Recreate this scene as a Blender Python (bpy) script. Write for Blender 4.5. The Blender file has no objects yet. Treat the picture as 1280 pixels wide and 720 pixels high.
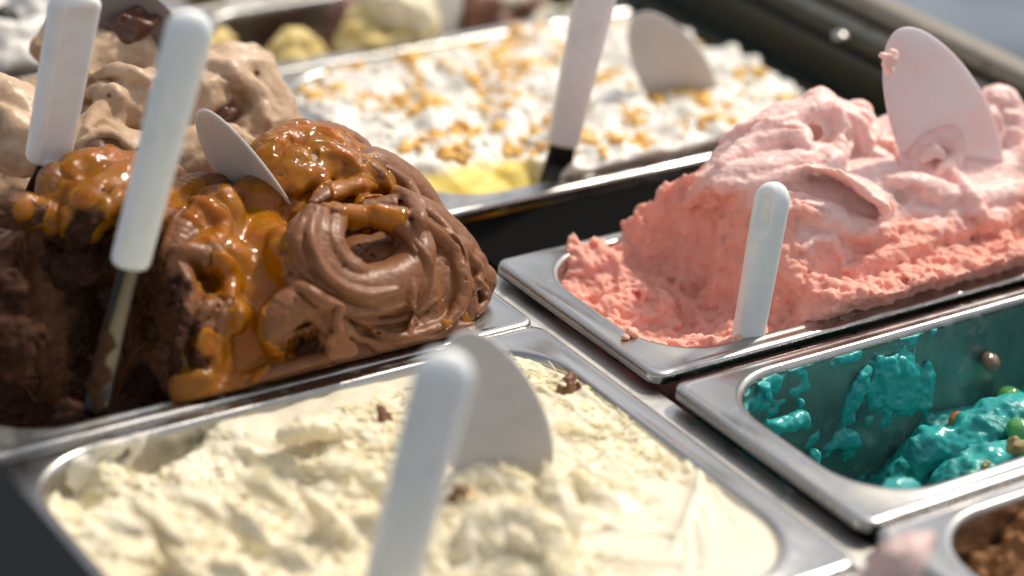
import bpy, bmesh, math, random, time
import numpy as np
from mathutils import Vector, Matrix
import openvdb as vdb

T0 = time.time()
F = np.float32
random.seed(4)
RG = np.random.default_rng(11)

# ------------------------------------------------------------------ camera
SC = bpy.context.scene
CAMP = np.array([-0.7544, -1.0851, 0.6432])
YAW, PITCH, ROLL, FPX = 0.6231, 0.4624, 0.0743, 3003.73


def cam_axes():
    cy, sy = math.cos(YAW), math.sin(YAW)
    f = np.array([sy * math.cos(PITCH), cy * math.cos(PITCH), -math.sin(PITCH)])
    r = np.array([cy, -sy, 0.0])
    u = np.cross(r, f)
    c, s = math.cos(ROLL), math.sin(ROLL)
    return np.array([c * r + s * u, -s * r + c * u, f])


CM = cam_axes()


def at(px, py, y):
    """measured photo direction, brought to the world at depth y"""
    d = np.array([(px - 640) / FPX, (360 - py) / FPX, 1.0]) @ CM
    t = (y - CAMP[1]) / d[1]
    return CAMP + t * d


cam_d = bpy.data.cameras.new('camera')
cam = bpy.data.objects.new('camera', cam_d)
SC.collection.objects.link(cam)
cam.matrix_world = Matrix((
    (CM[0][0], CM[1][0], -CM[2][0], CAMP[0]),
    (CM[0][1], CM[1][1], -CM[2][1], CAMP[1]),
    (CM[0][2], CM[1][2], -CM[2][2], CAMP[2]),
    (0, 0, 0, 1)))
cam_d.sensor_width = 36
cam_d.lens = FPX / 1280 * 36
cam_d.clip_start = 0.05
cam_d.clip_end = 200
cam_d.dof.use_dof = True
cam_d.dof.focus_distance = 1.40
cam_d.dof.aperture_fstop = 2.5
cam_d.dof.aperture_blades = 0
SC.camera = cam

# ------------------------------------------------------------------ light
SUN_AZ = math.radians(76)      # clockwise from +Y
SUN_EL = math.radians(52)
world = bpy.data.worlds.new('World')
SC.world = world
world.use_nodes = True
wn = world.node_tree.nodes
sky = wn.new('ShaderNodeTexSky')
sky.sky_type = 'NISHITA'
sky.sun_disc = False
sky.sun_elevation = SUN_EL
sky.sun_rotation = SUN_AZ
sky.air_density = 1.0
sky.dust_density = 1.5
sky.ozone_density = 1.0
hs = wn.new('ShaderNodeHueSaturation')          # thin haze: a less saturated blue
hs.inputs['Saturation'].default_value = 0.30
world.node_tree.links.new(sky.outputs[0], hs.inputs['Color'])
world.node_tree.links.new(hs.outputs[0], wn['Background'].inputs[0])
wn['Background'].inputs[1].default_value = 0.138
sd = bpy.data.lights.new('sun', 'SUN')
sd.energy = 3.15
sd.angle = math.radians(4.5)
sd.color = (1.0, 0.89, 0.75)
sun = bpy.data.objects.new('sun', sd)
SC.collection.objects.link(sun)
sv = Vector((math.sin(SUN_AZ) * math.cos(SUN_EL), math.cos(SUN_AZ) * math.cos(SUN_EL), math.sin(SUN_EL)))
sun.rotation_euler = (sv).to_track_quat('Z', 'Y').to_euler()
sun.location = (1.5, 1, 2)
SC.view_settings.view_transform = 'Standard'
SC.view_settings.look = 'None'
SC.view_settings.exposure = 0.20
SC.view_settings.gamma = 1.0
SC.render.engine = 'CYCLES'
SC.cycles.use_denoising = True
SC.cycles.max_bounces = 10
SC.cycles.transparent_max_bounces = 16
SC.cycles.sample_clamp_indirect = 8


# ------------------------------------------------------------------ object helpers
def link(name, me, mat=None, parent=None):
    o = bpy.data.objects.new(name, me)
    SC.collection.objects.link(o)
    if mat is not None:
        me.materials.append(mat)
    if parent is not None:
        o.parent = parent
    return o


def tag(o, label=None, cat=None, group=None, kind=None):
    if label: o['label'] = label
    if cat: o['category'] = cat
    if group: o['group'] = group
    if kind: o['kind'] = kind
    return o


def empty(name, loc=(0, 0, 0)):
    o = bpy.data.objects.new(name, None)
    o.empty_display_size = 0.02
    SC.collection.objects.link(o)
    o.location = loc
    return o


def mesh_from(name, V, Fq, mat=None, parent=None, smooth=True, attrs=None):
    V = np.asarray(V, F)
    me = bpy.data.meshes.new(name)
    if isinstance(Fq, np.ndarray):
        n, k = Fq.shape
        me.vertices.add(len(V)); me.loops.add(n * k); me.polygons.add(n)
        me.vertices.foreach_set('co', V.ravel())
        me.polygons.foreach_set('loop_start', np.arange(0, n * k, k, dtype=np.int32))
        me.loops.foreach_set('vertex_index', Fq.astype(np.int32).ravel())
        me.update(calc_edges=True)
        me.validate()
    else:
        me.from_pydata(V.tolist(), [], Fq)
        me.update()
    if smooth:
        me.shade_smooth()
    if attrs:
        for k_, v in attrs.items():
            if len(v) == len(me.vertices):
                a = me.attributes.new(k_, 'FLOAT', 'POINT')
                a.data.foreach_set('value', np.asarray(v, F))
    return link(name, me, mat, parent)


def box_bm(bm, lo, hi, bev=0.0, M=None):
    r = bmesh.ops.create_cube(bm, size=1)
    vs = r['verts']
    for v in vs:
        v.co = Vector([lo[i] + (v.co[i] + .5) * (hi[i] - lo[i]) for i in range(3)])
    if bev:
        es = list({e for v in vs for e in v.link_edges})
        g = bmesh.ops.bevel(bm, geom=es, offset=bev, segments=3, profile=.5, affect='EDGES', clamp_overlap=True)
        vs = g['verts']
    if M is not None:
        bmesh.ops.transform(bm, matrix=M, verts=[v for v in vs if v.is_valid])


def box(name, lo, hi, mat, parent=None, bev=0.001):
    bm = bmesh.new(); box_bm(bm, lo, hi, bev)
    me = bpy.data.meshes.new(name); bm.to_mesh(me); bm.free()
    return link(name, me, mat, parent)


# ------------------------------------------------------------------ materials
def mat(name):
    m = bpy.data.materials.new(name); m.use_nodes = True
    nt = m.node_tree
    return m, nt, nt.nodes, nt.links, nt.nodes['Principled BSDF']


def N(nt, t, **kw):
    n = nt.nodes.new(t)
    for k, v in kw.items():
        if k.startswith('i_'):
            n.inputs[k[2:].replace('_', ' ')].default_value = v
        else:
            setattr(n, k, v)
    return n


def noise(nt, scale, detail=4, rough=.55, dist=0, vec=None):
    n = N(nt, 'ShaderNodeTexNoise')
    n.inputs['Scale'].default_value = scale
    n.inputs['Detail'].default_value = detail
    n.inputs['Roughness'].default_value = rough
    n.inputs['Distortion'].default_value = dist
    if vec is not None:
        nt.links.new(vec, n.inputs['Vector'])
    return n


def ramp(nt, src, stops):
    r = N(nt, 'ShaderNodeValToRGB')
    e = r.color_ramp.elements
    while len(e) > 1: e.remove(e[-1])
    for i, (p, c) in enumerate(stops):
        if i == 0: e[0].position = p; x = e[0]
        else: x = e.new(p)
        x.color = (c if hasattr(c, '__len__') else (c, c, c)) + ((1,) if not hasattr(c, '__len__') or len(c) == 3 else ())
    nt.links.new(src, r.inputs[0])
    return r


def bump(nt, src, strength, dist, nrm=None):
    b = N(nt, 'ShaderNodeBump')
    b.inputs['Strength'].default_value = strength
    b.inputs['Distance'].default_value = dist
    nt.links.new(src, b.inputs['Height'])
    if nrm is not None: nt.links.new(nrm, b.inputs['Normal'])
    return b


def objco(nt, sc=(1, 1, 1)):
    t = N(nt, 'ShaderNodeTexCoord')
    m = N(nt, 'ShaderNodeMapping')
    m.inputs['Scale'].default_value = sc
    nt.links.new(t.outputs['Object'], m.inputs[0])
    return m.outputs[0]


def steel(name, base=.50, rough=.26, stretch=(4, 4, 60), tint=(1, .975, .92)):
    m, nt, ns, L, P = mat(name)
    v = objco(nt, stretch)
    n1 = noise(nt, 40, 5, .6, 0, v)
    v2 = objco(nt)
    n2 = noise(nt, 22, 6, .62, .8, v2)
    c = ramp(nt, n2.outputs[0], [(.3, tuple(base * .68 * t for t in tint)), (.5, tuple(base * .92 * t for t in tint)), (.66, tuple(base * t for t in tint))])
    L.new(c.outputs[0], P.inputs['Base Color'])
    r = ramp(nt, n2.outputs[0], [(.28, rough + .2), (.5, rough), (.62, rough * .75), (.75, rough + .1)])
    L.new(r.outputs[0], P.inputs['Roughness'])
    P.inputs['Metallic'].default_value = 1
    b = bump(nt, n1.outputs[0], .22, .0004)
    n3 = noise(nt, 9, 2, .5, 0, v2)
    b2 = bump(nt, n3.outputs[0], .25, .004, b.outputs[0])
    L.new(b2.outputs[0], P.inputs['Normal'])
    # dried splashes and wiping haze
    w1 = noise(nt, 75, 3, .6, .4, v2); w2 = noise(nt, 14, 3, .5, .6, v2)
    m1 = N(nt, 'ShaderNodeMath', operation='MULTIPLY'); L.new(w1.outputs[0], m1.inputs[0]); L.new(w2.outputs[0], m1.inputs[1])
    sp = ramp(nt, m1.outputs[0], [(.33, (0, 0, 0)), (.40, (.55, .55, .55))])
    mm = N(nt, 'ShaderNodeMath', operation='SUBTRACT'); mm.inputs[0].default_value = 1; L.new(sp.outputs[0], mm.inputs[1]); L.new(mm.outputs[0], P.inputs['Metallic'])
    return m


def gelato(name, smooth_c, rough_c, sss=.35, sss_r=(1, .5, .3), sss_s=.006, spec=.5, r0=.38, r1=.7, grain=1.0, vary=.12, extra=None):
    """two looks blended by the mesh attribute 'crumb' (1 = dug out, 0 = whipped smooth)"""
    m, nt, ns, L, P = mat(name)
    a = N(nt, 'ShaderNodeAttribute', attribute_name='crumb')
    v = objco(nt)
    n1 = noise(nt, 70, 5, .6, .6, v)
    n2 = noise(nt, 900, 3, .6, 0, v)
    n3 = noise(nt, 260, 4, .65, .4, v)
    mx = N(nt, 'ShaderNodeMix', data_type='RGBA')
    L.new(a.outputs['Fac'], mx.inputs[0])
    mx.inputs[6].default_value = smooth_c + (1,)
    mx.inputs[7].default_value = rough_c + (1,)
    col = mx.outputs[2]
    mv = N(nt, 'ShaderNodeMix', data_type='RGBA', blend_type='MULTIPLY')
    rv = ramp(nt, n1.outputs[0], [(.3, 1 - vary * 1.6), (.5, 1 - vary * .4), (.7, 1.0)])
    mv.inputs[0].default_value = 1
    L.new(col, mv.inputs[6]); L.new(rv.outputs[0], mv.inputs[7])
    col = mv.outputs[2]
    if extra: col = extra(nt, L, v, col, a)
    L.new(col, P.inputs['Base Color'])
    P.inputs['Subsurface Weight'].default_value = sss
    P.inputs['Subsurface Radius'].default_value = sss_r
    P.inputs['Subsurface Scale'].default_value = sss_s
    P.inputs['Specular IOR Level'].default_value = spec
    mr = N(nt, 'ShaderNodeMapRange')
    L.new(a.outputs['Fac'], mr.inputs[0]); mr.inputs[3].default_value = r0; mr.inputs[4].default_value = r1
    ad = N(nt, 'ShaderNodeMath', operation='MULTIPLY_ADD')
    L.new(n3.outputs[0], ad.inputs[0]); ad.inputs[1].default_value = .25
    L.new(mr.outputs[0], ad.inputs[2])
    sb = N(nt, 'ShaderNodeMath', operation='SUBTRACT'); L.new(ad.outputs[0], sb.inputs[0]); sb.inputs[1].default_value = .12
    L.new(sb.outputs[0], P.inputs['Roughness'])
    # grain: stronger where crumbly
    st = N(nt, 'ShaderNodeMapRange'); L.new(a.outputs['Fac'], st.inputs[0]); st.inputs[3].default_value = .14 * grain; st.inputs[4].default_value = .9 * grain
    b1 = N(nt, 'ShaderNodeBump'); b1.inputs['Distance'].default_value = .0009
    L.new(n3.outputs[0], b1.inputs['Height']); L.new(st.outputs[0], b1.inputs['Strength'])
    b2 = N(nt, 'ShaderNodeBump'); b2.inputs['Distance'].default_value = .00025
    L.new(n2.outputs[0], b2.inputs['Height']); b2.inputs['Strength'].default_value = .35 * grain; L.new(b1.outputs[0], b2.inputs['Normal'])
    L.new(b2.outputs[0], P.inputs['Normal'])
    return m


M_STEEL = steel('stainless_steel')
M_STEEL2 = steel('stainless_bar', .72, .42, (60, 2, 60))
M_DARK = steel('dark_steel', .10, .42, (4, 4, 4), (1, 1, .9))
M_CHOC = gelato('chocolate_gelato', (.225, .092, .038), (.045, .015, .005), .2, (1, .45, .25), .003, .30, .40, .9)  # dug-out tone: denser chocolate, darkened further with the hollow's shade


def plain(name, c, r=.5, metal=0, sss=0, sr=(1, 1, 1), ss=.003, coat=0, bs=0, bscale=200):
    m, nt, ns, L, P = mat(name)
    v = objco(nt)
    n = noise(nt, bscale * .3, 4, .6, .3, v)
    q = ramp(nt, n.outputs[0], [(.3, tuple(x * .88 for x in c)), (.65, c)])
    L.new(q.outputs[0], P.inputs['Base Color'])
    P.inputs['Roughness'].default_value = r
    P.inputs['Metallic'].default_value = metal
    P.inputs['Subsurface Weight'].default_value = sss
    P.inputs['Subsurface Radius'].default_value = sr
    P.inputs['Subsurface Scale'].default_value = ss
    P.inputs['Coat Weight'].default_value = coat
    P.inputs['Coat Roughness'].default_value = .1
    if bs:
        n2 = noise(nt, bscale, 4, .6, 0, v)
        b = bump(nt, n2.outputs[0], bs, .0008)
        L.new(b.outputs[0], P.inputs['Normal'])
    return m


def plastic(name, c):
    m, nt, ns, L, P = mat(name)
    v = objco(nt)
    n = noise(nt, 60, 5, .6, .5, v)
    q = ramp(nt, n.outputs[0], [(.25, tuple(x * .9 for x in c)), (.5, c)])
    L.new(q.outputs[0], P.inputs['Base Color'])
    spk = N(nt, 'ShaderNodeTexVoronoi'); spk.inputs['Scale'].default_value = 210; nt.links.new(v, spk.inputs['Vector'])
    n8 = noise(nt, 45, 3, .6, 0, v)
    a1 = ramp(nt, spk.outputs['Distance'], [(.05, (.35, .3, .26)), (.10, (1, 1, 1))]); a2 = ramp(nt, n8.outputs[0], [(.60, (0, 0, 0)), (.68, (.8, .8, .8))])
    mq = N(nt, 'ShaderNodeMix', data_type='RGBA', blend_type='MULTIPLY')
    nt.links.new(a2.outputs[0], mq.inputs[0]); nt.links.new(q.outputs[0], mq.inputs[6]); nt.links.new(a1.outputs[0], mq.inputs[7]); L.new(mq.outputs[2], P.inputs['Base Color'])
    sp = noise(nt, 420, 2, .5, 0, v)
    r = ramp(nt, sp.outputs[0], [(.3, .42), (.7, .3)])
    L.new(r.outputs[0], P.inputs['Roughness'])
    P.inputs['Subsurface Weight'].default_value = .5
    P.inputs['Subsurface Radius'].default_value = (1, .95, .9)
    P.inputs['Subsurface Scale'].default_value = .004
    b = bump(nt, n.outputs[0], .12, .0006)
    L.new(b.outputs[0], P.inputs['Normal'])
    return m


M_PLAST = plastic('white_plastic', (.80, .82, .81))
M_PLAST_W = plastic('worn_white_plastic', (.84, .81, .78))
M_BLADE = plastic('blade_plastic', (.50, .48, .46))


# ------------------------------------------------------------------ volume sculpting kit
def sstep(a, b, x):
    t = np.clip((x - a) / (b - a), 0, 1)
    return t * t * (3 - 2 * t)


TAB = RG.random((64, 64, 64)).astype(F) * 2 - 1


def pn(P_, s):
    """value noise at points, cell size s"""
    q = P_ / s + 1000.37
    i = np.floor(q).astype(np.int64); f = (q - i).astype(F)
    f = f * f * (3 - 2 * f)
    out = 0
    for a in (0, 1):
        wx = f[:, 0] if a else 1 - f[:, 0]
        for b in (0, 1):
            wy = f[:, 1] if b else 1 - f[:, 1]
            for c in (0, 1):
                wz = f[:, 2] if c else 1 - f[:, 2]
                out = out + wx * wy * wz * TAB[(i[:, 0] + a) & 63, (i[:, 1] + b) & 63, (i[:, 2] + c) & 63]
    return out


def fbm(P_, s, oct=3, g=.5):
    o = 0; a = 1
    for k in range(oct):
        o = o + a * pn(P_ + 7.3 * k, s); s = s / 2.03; a *= g
    return o


def p2(X, Y, s, seed=0):
    sh = np.broadcast(X, Y).shape
    P_ = np.stack([np.broadcast_to(X, sh).ravel(), np.broadcast_to(Y, sh).ravel(), np.full(int(np.prod(sh)), seed * .71)], 1)
    return pn(P_ / s, 1.0).reshape(sh).astype(F)


def f2(X, Y, s, oct=3, g=.5, seed=0):
    o = 0; a = 1
    for k in range(oct):
        o = o + a * p2(X, Y, s, seed + k * 3); s /= 2.03; a *= g
    return o


class Vol:
    def __init__(s, lo, hi, h):
        s.lo = np.array(lo, float); s.h = h
        s.n = [int((b - a) / h) + 1 for a, b in zip(lo, hi)]
        s.x = (lo[0] + h * np.arange(s.n[0])).astype(F)
        s.y = (lo[1] + h * np.arange(s.n[1])).astype(F)
        s.z = (lo[2] + h * np.arange(s.n[2])).astype(F)
        s.d = np.full(s.n, .05, F)
        s.tag = None

    def grids(s, sl=(slice(None),) * 3):
        return s.x[sl[0]][:, None, None], s.y[sl[1]][None, :, None], s.z[sl[2]][None, None, :]

    def sub(s, lo, hi):
        r = []
        for k in range(3):
            a = int(np.clip((lo[k] - s.lo[k]) / s.h, 0, s.n[k])); b = int(np.clip((hi[k] - s.lo[k]) / s.h + 2, 0, s.n[k]))
            r.append(slice(a, max(b, a)))
        return tuple(r)

    def hit(s, px, py, off=0.0):
        """where the line of sight first meets the sculpt, moved off metres outwards"""
        d = np.array([(px - 640) / FPX, (360 - py) / FPX, 1.0]) @ CM
        d = d / np.linalg.norm(d)
        t = np.arange(.9, 2.3, s.h * .5)
        P_ = CAMP + t[:, None] * d
        idx = np.round((P_ - s.lo) / s.h).astype(int)
        ok = ((idx >= 0) & (idx < np.array(s.n))).all(1)
        P_, idx = P_[ok], idx[ok]
        val = s.d[idx[:, 0], idx[:, 1], idx[:, 2]]
        k = np.nonzero(val < 0)[0]
        if len(k) == 0: k = [int(np.argmin(val))]
        return P_[k[0]] - d * off

    def fold(s, pts, rad, k=.001, off=.3, **kw):
        """a fold lying on what is already there"""
        r = rad if hasattr(rad, '__len__') else [rad]
        rm = sum(r) / len(r)
        crease = kw.pop('crease', 0)
        P_ = [s.hit(p[0], p[1], rm * (p[2] if len(p) > 2 else off)) for p in pts]
        s.tube(P_, rad, k, **kw)
        if crease:
            Q = []
            for i, p in enumerate(pts):
                a = pts[max(i - 1, 0)]; b = pts[min(i + 1, len(pts) - 1)]
                tx, ty = b[0] - a[0], b[1] - a[1]; l_ = math.hypot(tx, ty) + 1e-6
                rr = np.interp(i / (len(pts) - 1), np.linspace(0, 1, len(r)), r)
                w = rr * 2150 * .95 * (1 if crease > 0 else -1)
                Q.append(s.hit(p[0] - ty / l_ * w, p[1] + tx / l_ * w, .0003))
            s.tube(Q, [.0006, abs(crease), abs(crease), .0006], .0006, carve=True, taper=(.3, .3))

    def union(s, sl, d, k):
        o = s.d[sl]
        if k > 0:
            t = np.clip(.5 + .5 * (o - d) / k, 0, 1)
            s.d[sl] = o * (1 - t) + d * t - k * t * (1 - t)
        else:
            s.d[sl] = np.minimum(o, d)

    def carve(s, sl, d, k):
        o = s.d[sl]; e = -d
        t = np.clip(.5 - .5 * (o - e) / k, 0, 1)
        s.d[sl] = o * (1 - t) + e * t + k * t * (1 - t)

    def fillnoise(s, cell, seed):
        """3-D noise over the whole grid, by upsampling a lattice"""
        r = np.random.default_rng(seed)
        m = [int(n * s.h / cell) + 3 for n in s.n]
        a = (r.random(m) * 2 - 1).astype(F)
        for ax in range(3):
            q = np.arange(s.n[ax]) * s.h / cell
            i = q.astype(int); f = (q - i).astype(F); f = f * f * (3 - 2 * f)
            sh = [1, 1, 1]; sh[ax] = -1
            f = f.reshape(sh)
            a = np.take(a, i, ax) * (1 - f) + np.take(a, i + 1, ax) * f
        return a

    def tube(s, pts, rad, k=.0015, flat=1.0, nrm=(0, 0, 1), rid=0, ramp_=0.0, lam=0, lama=0, taper=(.6, .6), carve=False, sub=7, wob=0.0, seed=0):
        """swept fold: round or flat section along a spline, lengthwise ridges, cross laminations"""
        C = np.array(pts, float); R_ = np.array(rad, float) if hasattr(rad, '__len__') else np.full(len(C), rad)
        if len(R_) != len(C): R_ = np.interp(np.linspace(0, 1, len(C)), np.linspace(0, 1, len(R_)), R_)
        E_ = np.vstack([2 * C[0] - C[1], C, 2 * C[-1] - C[-2]])
        P_ = []; Q = []
        for i in range(len(C) - 1):
            for j in range(sub):
                t = j / sub
                a, b, c, d = E_[i:i + 4]
                P_.append(.5 * (2 * b + (c - a) * t + (2 * a - 5 * b + 4 * c - d) * t * t + (3 * b - a - 3 * c + d) * t ** 3))
                Q.append(R_[i] * (1 - t) + R_[i + 1] * t)
        P_.append(C[-1]); Q.append(R_[-1]); P_ = np.array(P_); Q = np.array(Q)
        n = len(Q)
        u = np.linspace(0, 1, n)
        Q = Q * np.minimum(1, taper[0] + (1 - taper[0]) * u / .18) * np.minimum(1, taper[1] + (1 - taper[1]) * (1 - u) / .18)
        m = Q.max() * 1.5 + .006
        sl = s.sub(P_.min(0) - m, P_.max(0) + m)
        X, Y, Z = s.grids(sl)
        if 0 in np.broadcast(X, Y, Z).shape: return
        best = np.full(np.broadcast(X, Y, Z).shape, 1e9, F)
        need = rid or lam or flat != 1
        nr = np.array(nrm, float); nr /= np.linalg.norm(nr)
        if need:
            ang = np.zeros_like(best); al = np.zeros_like(best)
        L_ = 0.0
        for i in range(n - 1):
            a = P_[i]; v = P_[i + 1] - a; ll = float(v @ v) + 1e-12; ln = math.sqrt(ll)
            px, py, pz = X - F(a[0]), Y - F(a[1]), Z - F(a[2])
            t = np.clip((px * F(v[0]) + py * F(v[1]) + pz * F(v[2])) * F(1 / ll), 0, 1)
            dx, dy, dz = px - t * F(v[0]), py - t * F(v[1]), pz - t * F(v[2])
            r = F(Q[i]) + t * F(Q[i + 1] - Q[i])
            d2 = dx * dx + dy * dy + dz * dz
            if flat != 1:
                nn = nr - v * (nr @ v) / ll; nn /= np.linalg.norm(nn) + 1e-9
                dn = dx * F(nn[0]) + dy * F(nn[1]) + dz * F(nn[2])
                d2 = d2 + dn * dn * F(1 / flat ** 2 - 1)
                d = (np.sqrt(d2) - r) * F(max(.5, flat))
            else:
                d = np.sqrt(d2) - r
            w = d < best
            best = np.where(w, d, best)
            if need:
                tn = v / ln
                n1 = nr - tn * (nr @ tn); n1 /= np.linalg.norm(n1) + 1e-9
                n2 = np.cross(tn, n1)
                A = np.arctan2(dx * F(n2[0]) + dy * F(n2[1]) + dz * F(n2[2]), dx * F(n1[0]) + dy * F(n1[1]) + dz * F(n1[2]))
                ang = np.where(w, A, ang); al = np.where(w, F(L_) + t * F(ln), al)
            L_ += ln
        if rid:
            ph = ang * rid + np.sin(al * 90 + seed) * .8
            best = best + F(ramp_) * (np.abs(np.sin(ph)) ** .6 * -1 + .6)
        if lam:
            ph = al / lam + .25 * np.cos(ang * 2)
            sw = ph - np.floor(ph)
            best = best + F(lama) * (sstep(.0, .2, sw) * (1 - sw))* -1
        if carve: s.carve(sl, best, k)
        else: s.union(sl, best, k)

    def lobe(s, c, r, k=.002, axis=(0, 0, 1), rot=None, pitch=0, amp=0, turn=0.0, carve=False, warp=0):
        c = np.array(c, float); r = np.array(r, float)
        m = r.max() * 1.15 + .006
        sl = s.sub(c - m, c + m)
        X, Y, Z = s.grids(sl)
        x, y, z = X - F(c[0]), Y - F(c[1]), Z - F(c[2])
        if rot is not None:
            Rm = np.array(Matrix.Rotation(rot[0], 3, 'Z') @ Matrix.Rotation(rot[1], 3, 'Y')).T
            x, y, z = (F(Rm[i][0]) * x + F(Rm[i][1]) * y + F(Rm[i][2]) * z for i in range(3))
        q = np.sqrt((x / r[0]) ** 2 + (y / r[1]) ** 2 + (z / r[2]) ** 2)
        d = (q - 1) * F(r.min())
        if amp:
            ax = Vector(axis).normalized(); u = ax.orthogonal().normalized(); w = ax.cross(u)
            a = x * u[0] + y * u[1] + z * u[2]; b = x * w[0] + y * w[1] + z * w[2]
            rho = np.sqrt(a * a + b * b); th = np.arctan2(b, a)
            ph = rho / pitch + (th + turn) / (2 * math.pi)
            if warp: ph = ph + warp * np.sin(x * 130 + 1.3 * np.sin(z * 90)) * np.cos(y * 110)
            sw = ph - np.floor(ph)
            d = d - F(amp) * (sw - sstep(.82, 1, sw))
        if carve: s.carve(sl, d.astype(F), k)
        else: s.union(sl, d.astype(F), k)

    def mesh(s, name, mt, parent=None, crumb=None, rough=None, depth_from=None, smooth_amp=0.0, keep=None, extra_attr=None):
        h = s.h
        D = np.clip(s.d / h, -3, 3).astype(F)
        D[0], D[-1], D[:, 0], D[:, -1], D[:, :, 0], D[:, :, -1] = 3, 3, 3, 3, 3, 3
        g = vdb.FloatGrid(3.0)
        g.copyFromArray(D)
        pts, quads = g.convertToQuads(isovalue=0.0)
        pts = np.asarray(pts, np.float64); quads = np.asarray(quads, np.int64)[:, ::-1]
        V = pts * h + s.lo
        # normals for displacement
        if True:
            e1 = V[quads[:, 1]] - V[quads[:, 0]]; e2 = V[quads[:, 3]] - V[quads[:, 0]]
            fn = np.cross(e1, e2)
            vn = np.zeros_like(V)
            for c_ in range(4): 
                for ax in range(3): vn[:, ax] += np.bincount(quads[:, c_], fn[:, ax], len(V))
            vn /= np.linalg.norm(vn, axis=1)[:, None] + 1e-12
            # orient outwards: sample gradient sign
            q = V + vn * h
            idx = np.clip(((q - s.lo) / h).round().astype(int), 0, np.array(s.n) - 1)
            if np.mean(D[idx[:, 0], idx[:, 1], idx[:, 2]] > 0) < .5:
                vn = -vn; quads = quads[:, ::-1]
        att = {}
        cr = crumb(V) if crumb is not None else np.zeros(len(V))
        att['crumb'] = cr
        if rough is not None:
            V = V + vn * rough(V, cr)[:, None]
        if extra_attr is not None:
            for k_, f_ in extra_attr.items(): att[k_] = f_(V)
        if depth_from is not None:
            idx = (V - depth_from.lo) / depth_from.h
            i = np.clip(idx.astype(int), 0, np.array(depth_from.n) - 2); f = np.clip(idx - i, 0, 1)
            o = 0
            for a in (0, 1):
                for b in (0, 1):
                    for c in (0, 1):
                        o = o + (f[:, 0] if a else 1 - f[:, 0]) * (f[:, 1] if b else 1 - f[:, 1]) * (f[:, 2] if c else 1 - f[:, 2]) * depth_from.d[i[:, 0] + a, i[:, 1] + b, i[:, 2] + c]
            att['thick'] = np.clip(o * 1000, 0, 12)
            # keep only faces that are outside the gelato or just below its skin
            ok = (o[quads] > -.0015).any(1)
            quads = quads[ok]
            u_, inv = np.unique(quads, return_inverse=True)
            V = V[u_]; att = {k_: v[u_] for k_, v in att.items()}; quads = inv.reshape(quads.shape)
        if keep is not None:
            ok = keep(V)[quads].any(1); quads = quads[ok]
            u_, inv = np.unique(quads, return_inverse=True)
            V = V[u_]; att = {k_: v[u_] for k_, v in att.items()}; quads = inv.reshape(quads.shape)
        return mesh_from(name, V, quads, mt, parent, True, att)


def boxblur(a, r):
    for ax in range(3):
        c = np.cumsum(a, axis=ax, dtype=np.float64)
        n = a.shape[ax]
        hi = np.minimum(np.arange(n) + r, n - 1); lo = np.arange(n) - r - 1
        H = np.take(c, hi, ax); Lw = np.take(c, np.maximum(lo, 0), ax)
        sh = [1, 1, 1]; sh[ax] = -1
        Lw = Lw * (lo >= 0).reshape(sh)
        cnt = (hi - np.maximum(lo, -1)).reshape(sh)
        a = ((H - Lw) / cnt).astype(F)
    return a


def rrect(X, Y, cx, cy, hx, hy, r):
    qx = np.abs(X - cx) - (hx - r); qy = np.abs(Y - cy) - (hy - r)
    return np.sqrt(np.maximum(qx, 0) ** 2 + np.maximum(qy, 0) ** 2) + np.minimum(np.maximum(qx, qy), 0) - r


# ------------------------------------------------------------------ pans
PAN_L = .352
INX, INY, INR = .017, .0125, .046          # how far the opening sits inside the rim


def ring(cx, cy, hx, hy, r, z, n=14):
    P_ = []
    for (sx, sy, a0) in ((1, 1, 0), (-1, 1, 90), (-1, -1, 180), (1, -1, 270)):
        for i in range(n + 1):
            a = math.radians(a0 + 90 * i / n)
            P_.append((cx + sx * (hx - r) + r * math.cos(a), cy + sy * (hy - r) + r * math.sin(a), z))
        # a few stations along the straight
    return P_


def loft(rings, close_last=True):
    V = []; Fc = []; n = len(rings[0])
    for r in rings: V += r
    for k in range(len(rings) - 1):
        for i in range(n):
            j = (i + 1) % n
            Fc.append((k * n + i, k * n + j, (k + 1) * n + j, (k + 1) * n + i))
    if close_last: Fc.append(tuple((len(rings) - 1) * n + i for i in range(n)))
    return V, Fc


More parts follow.
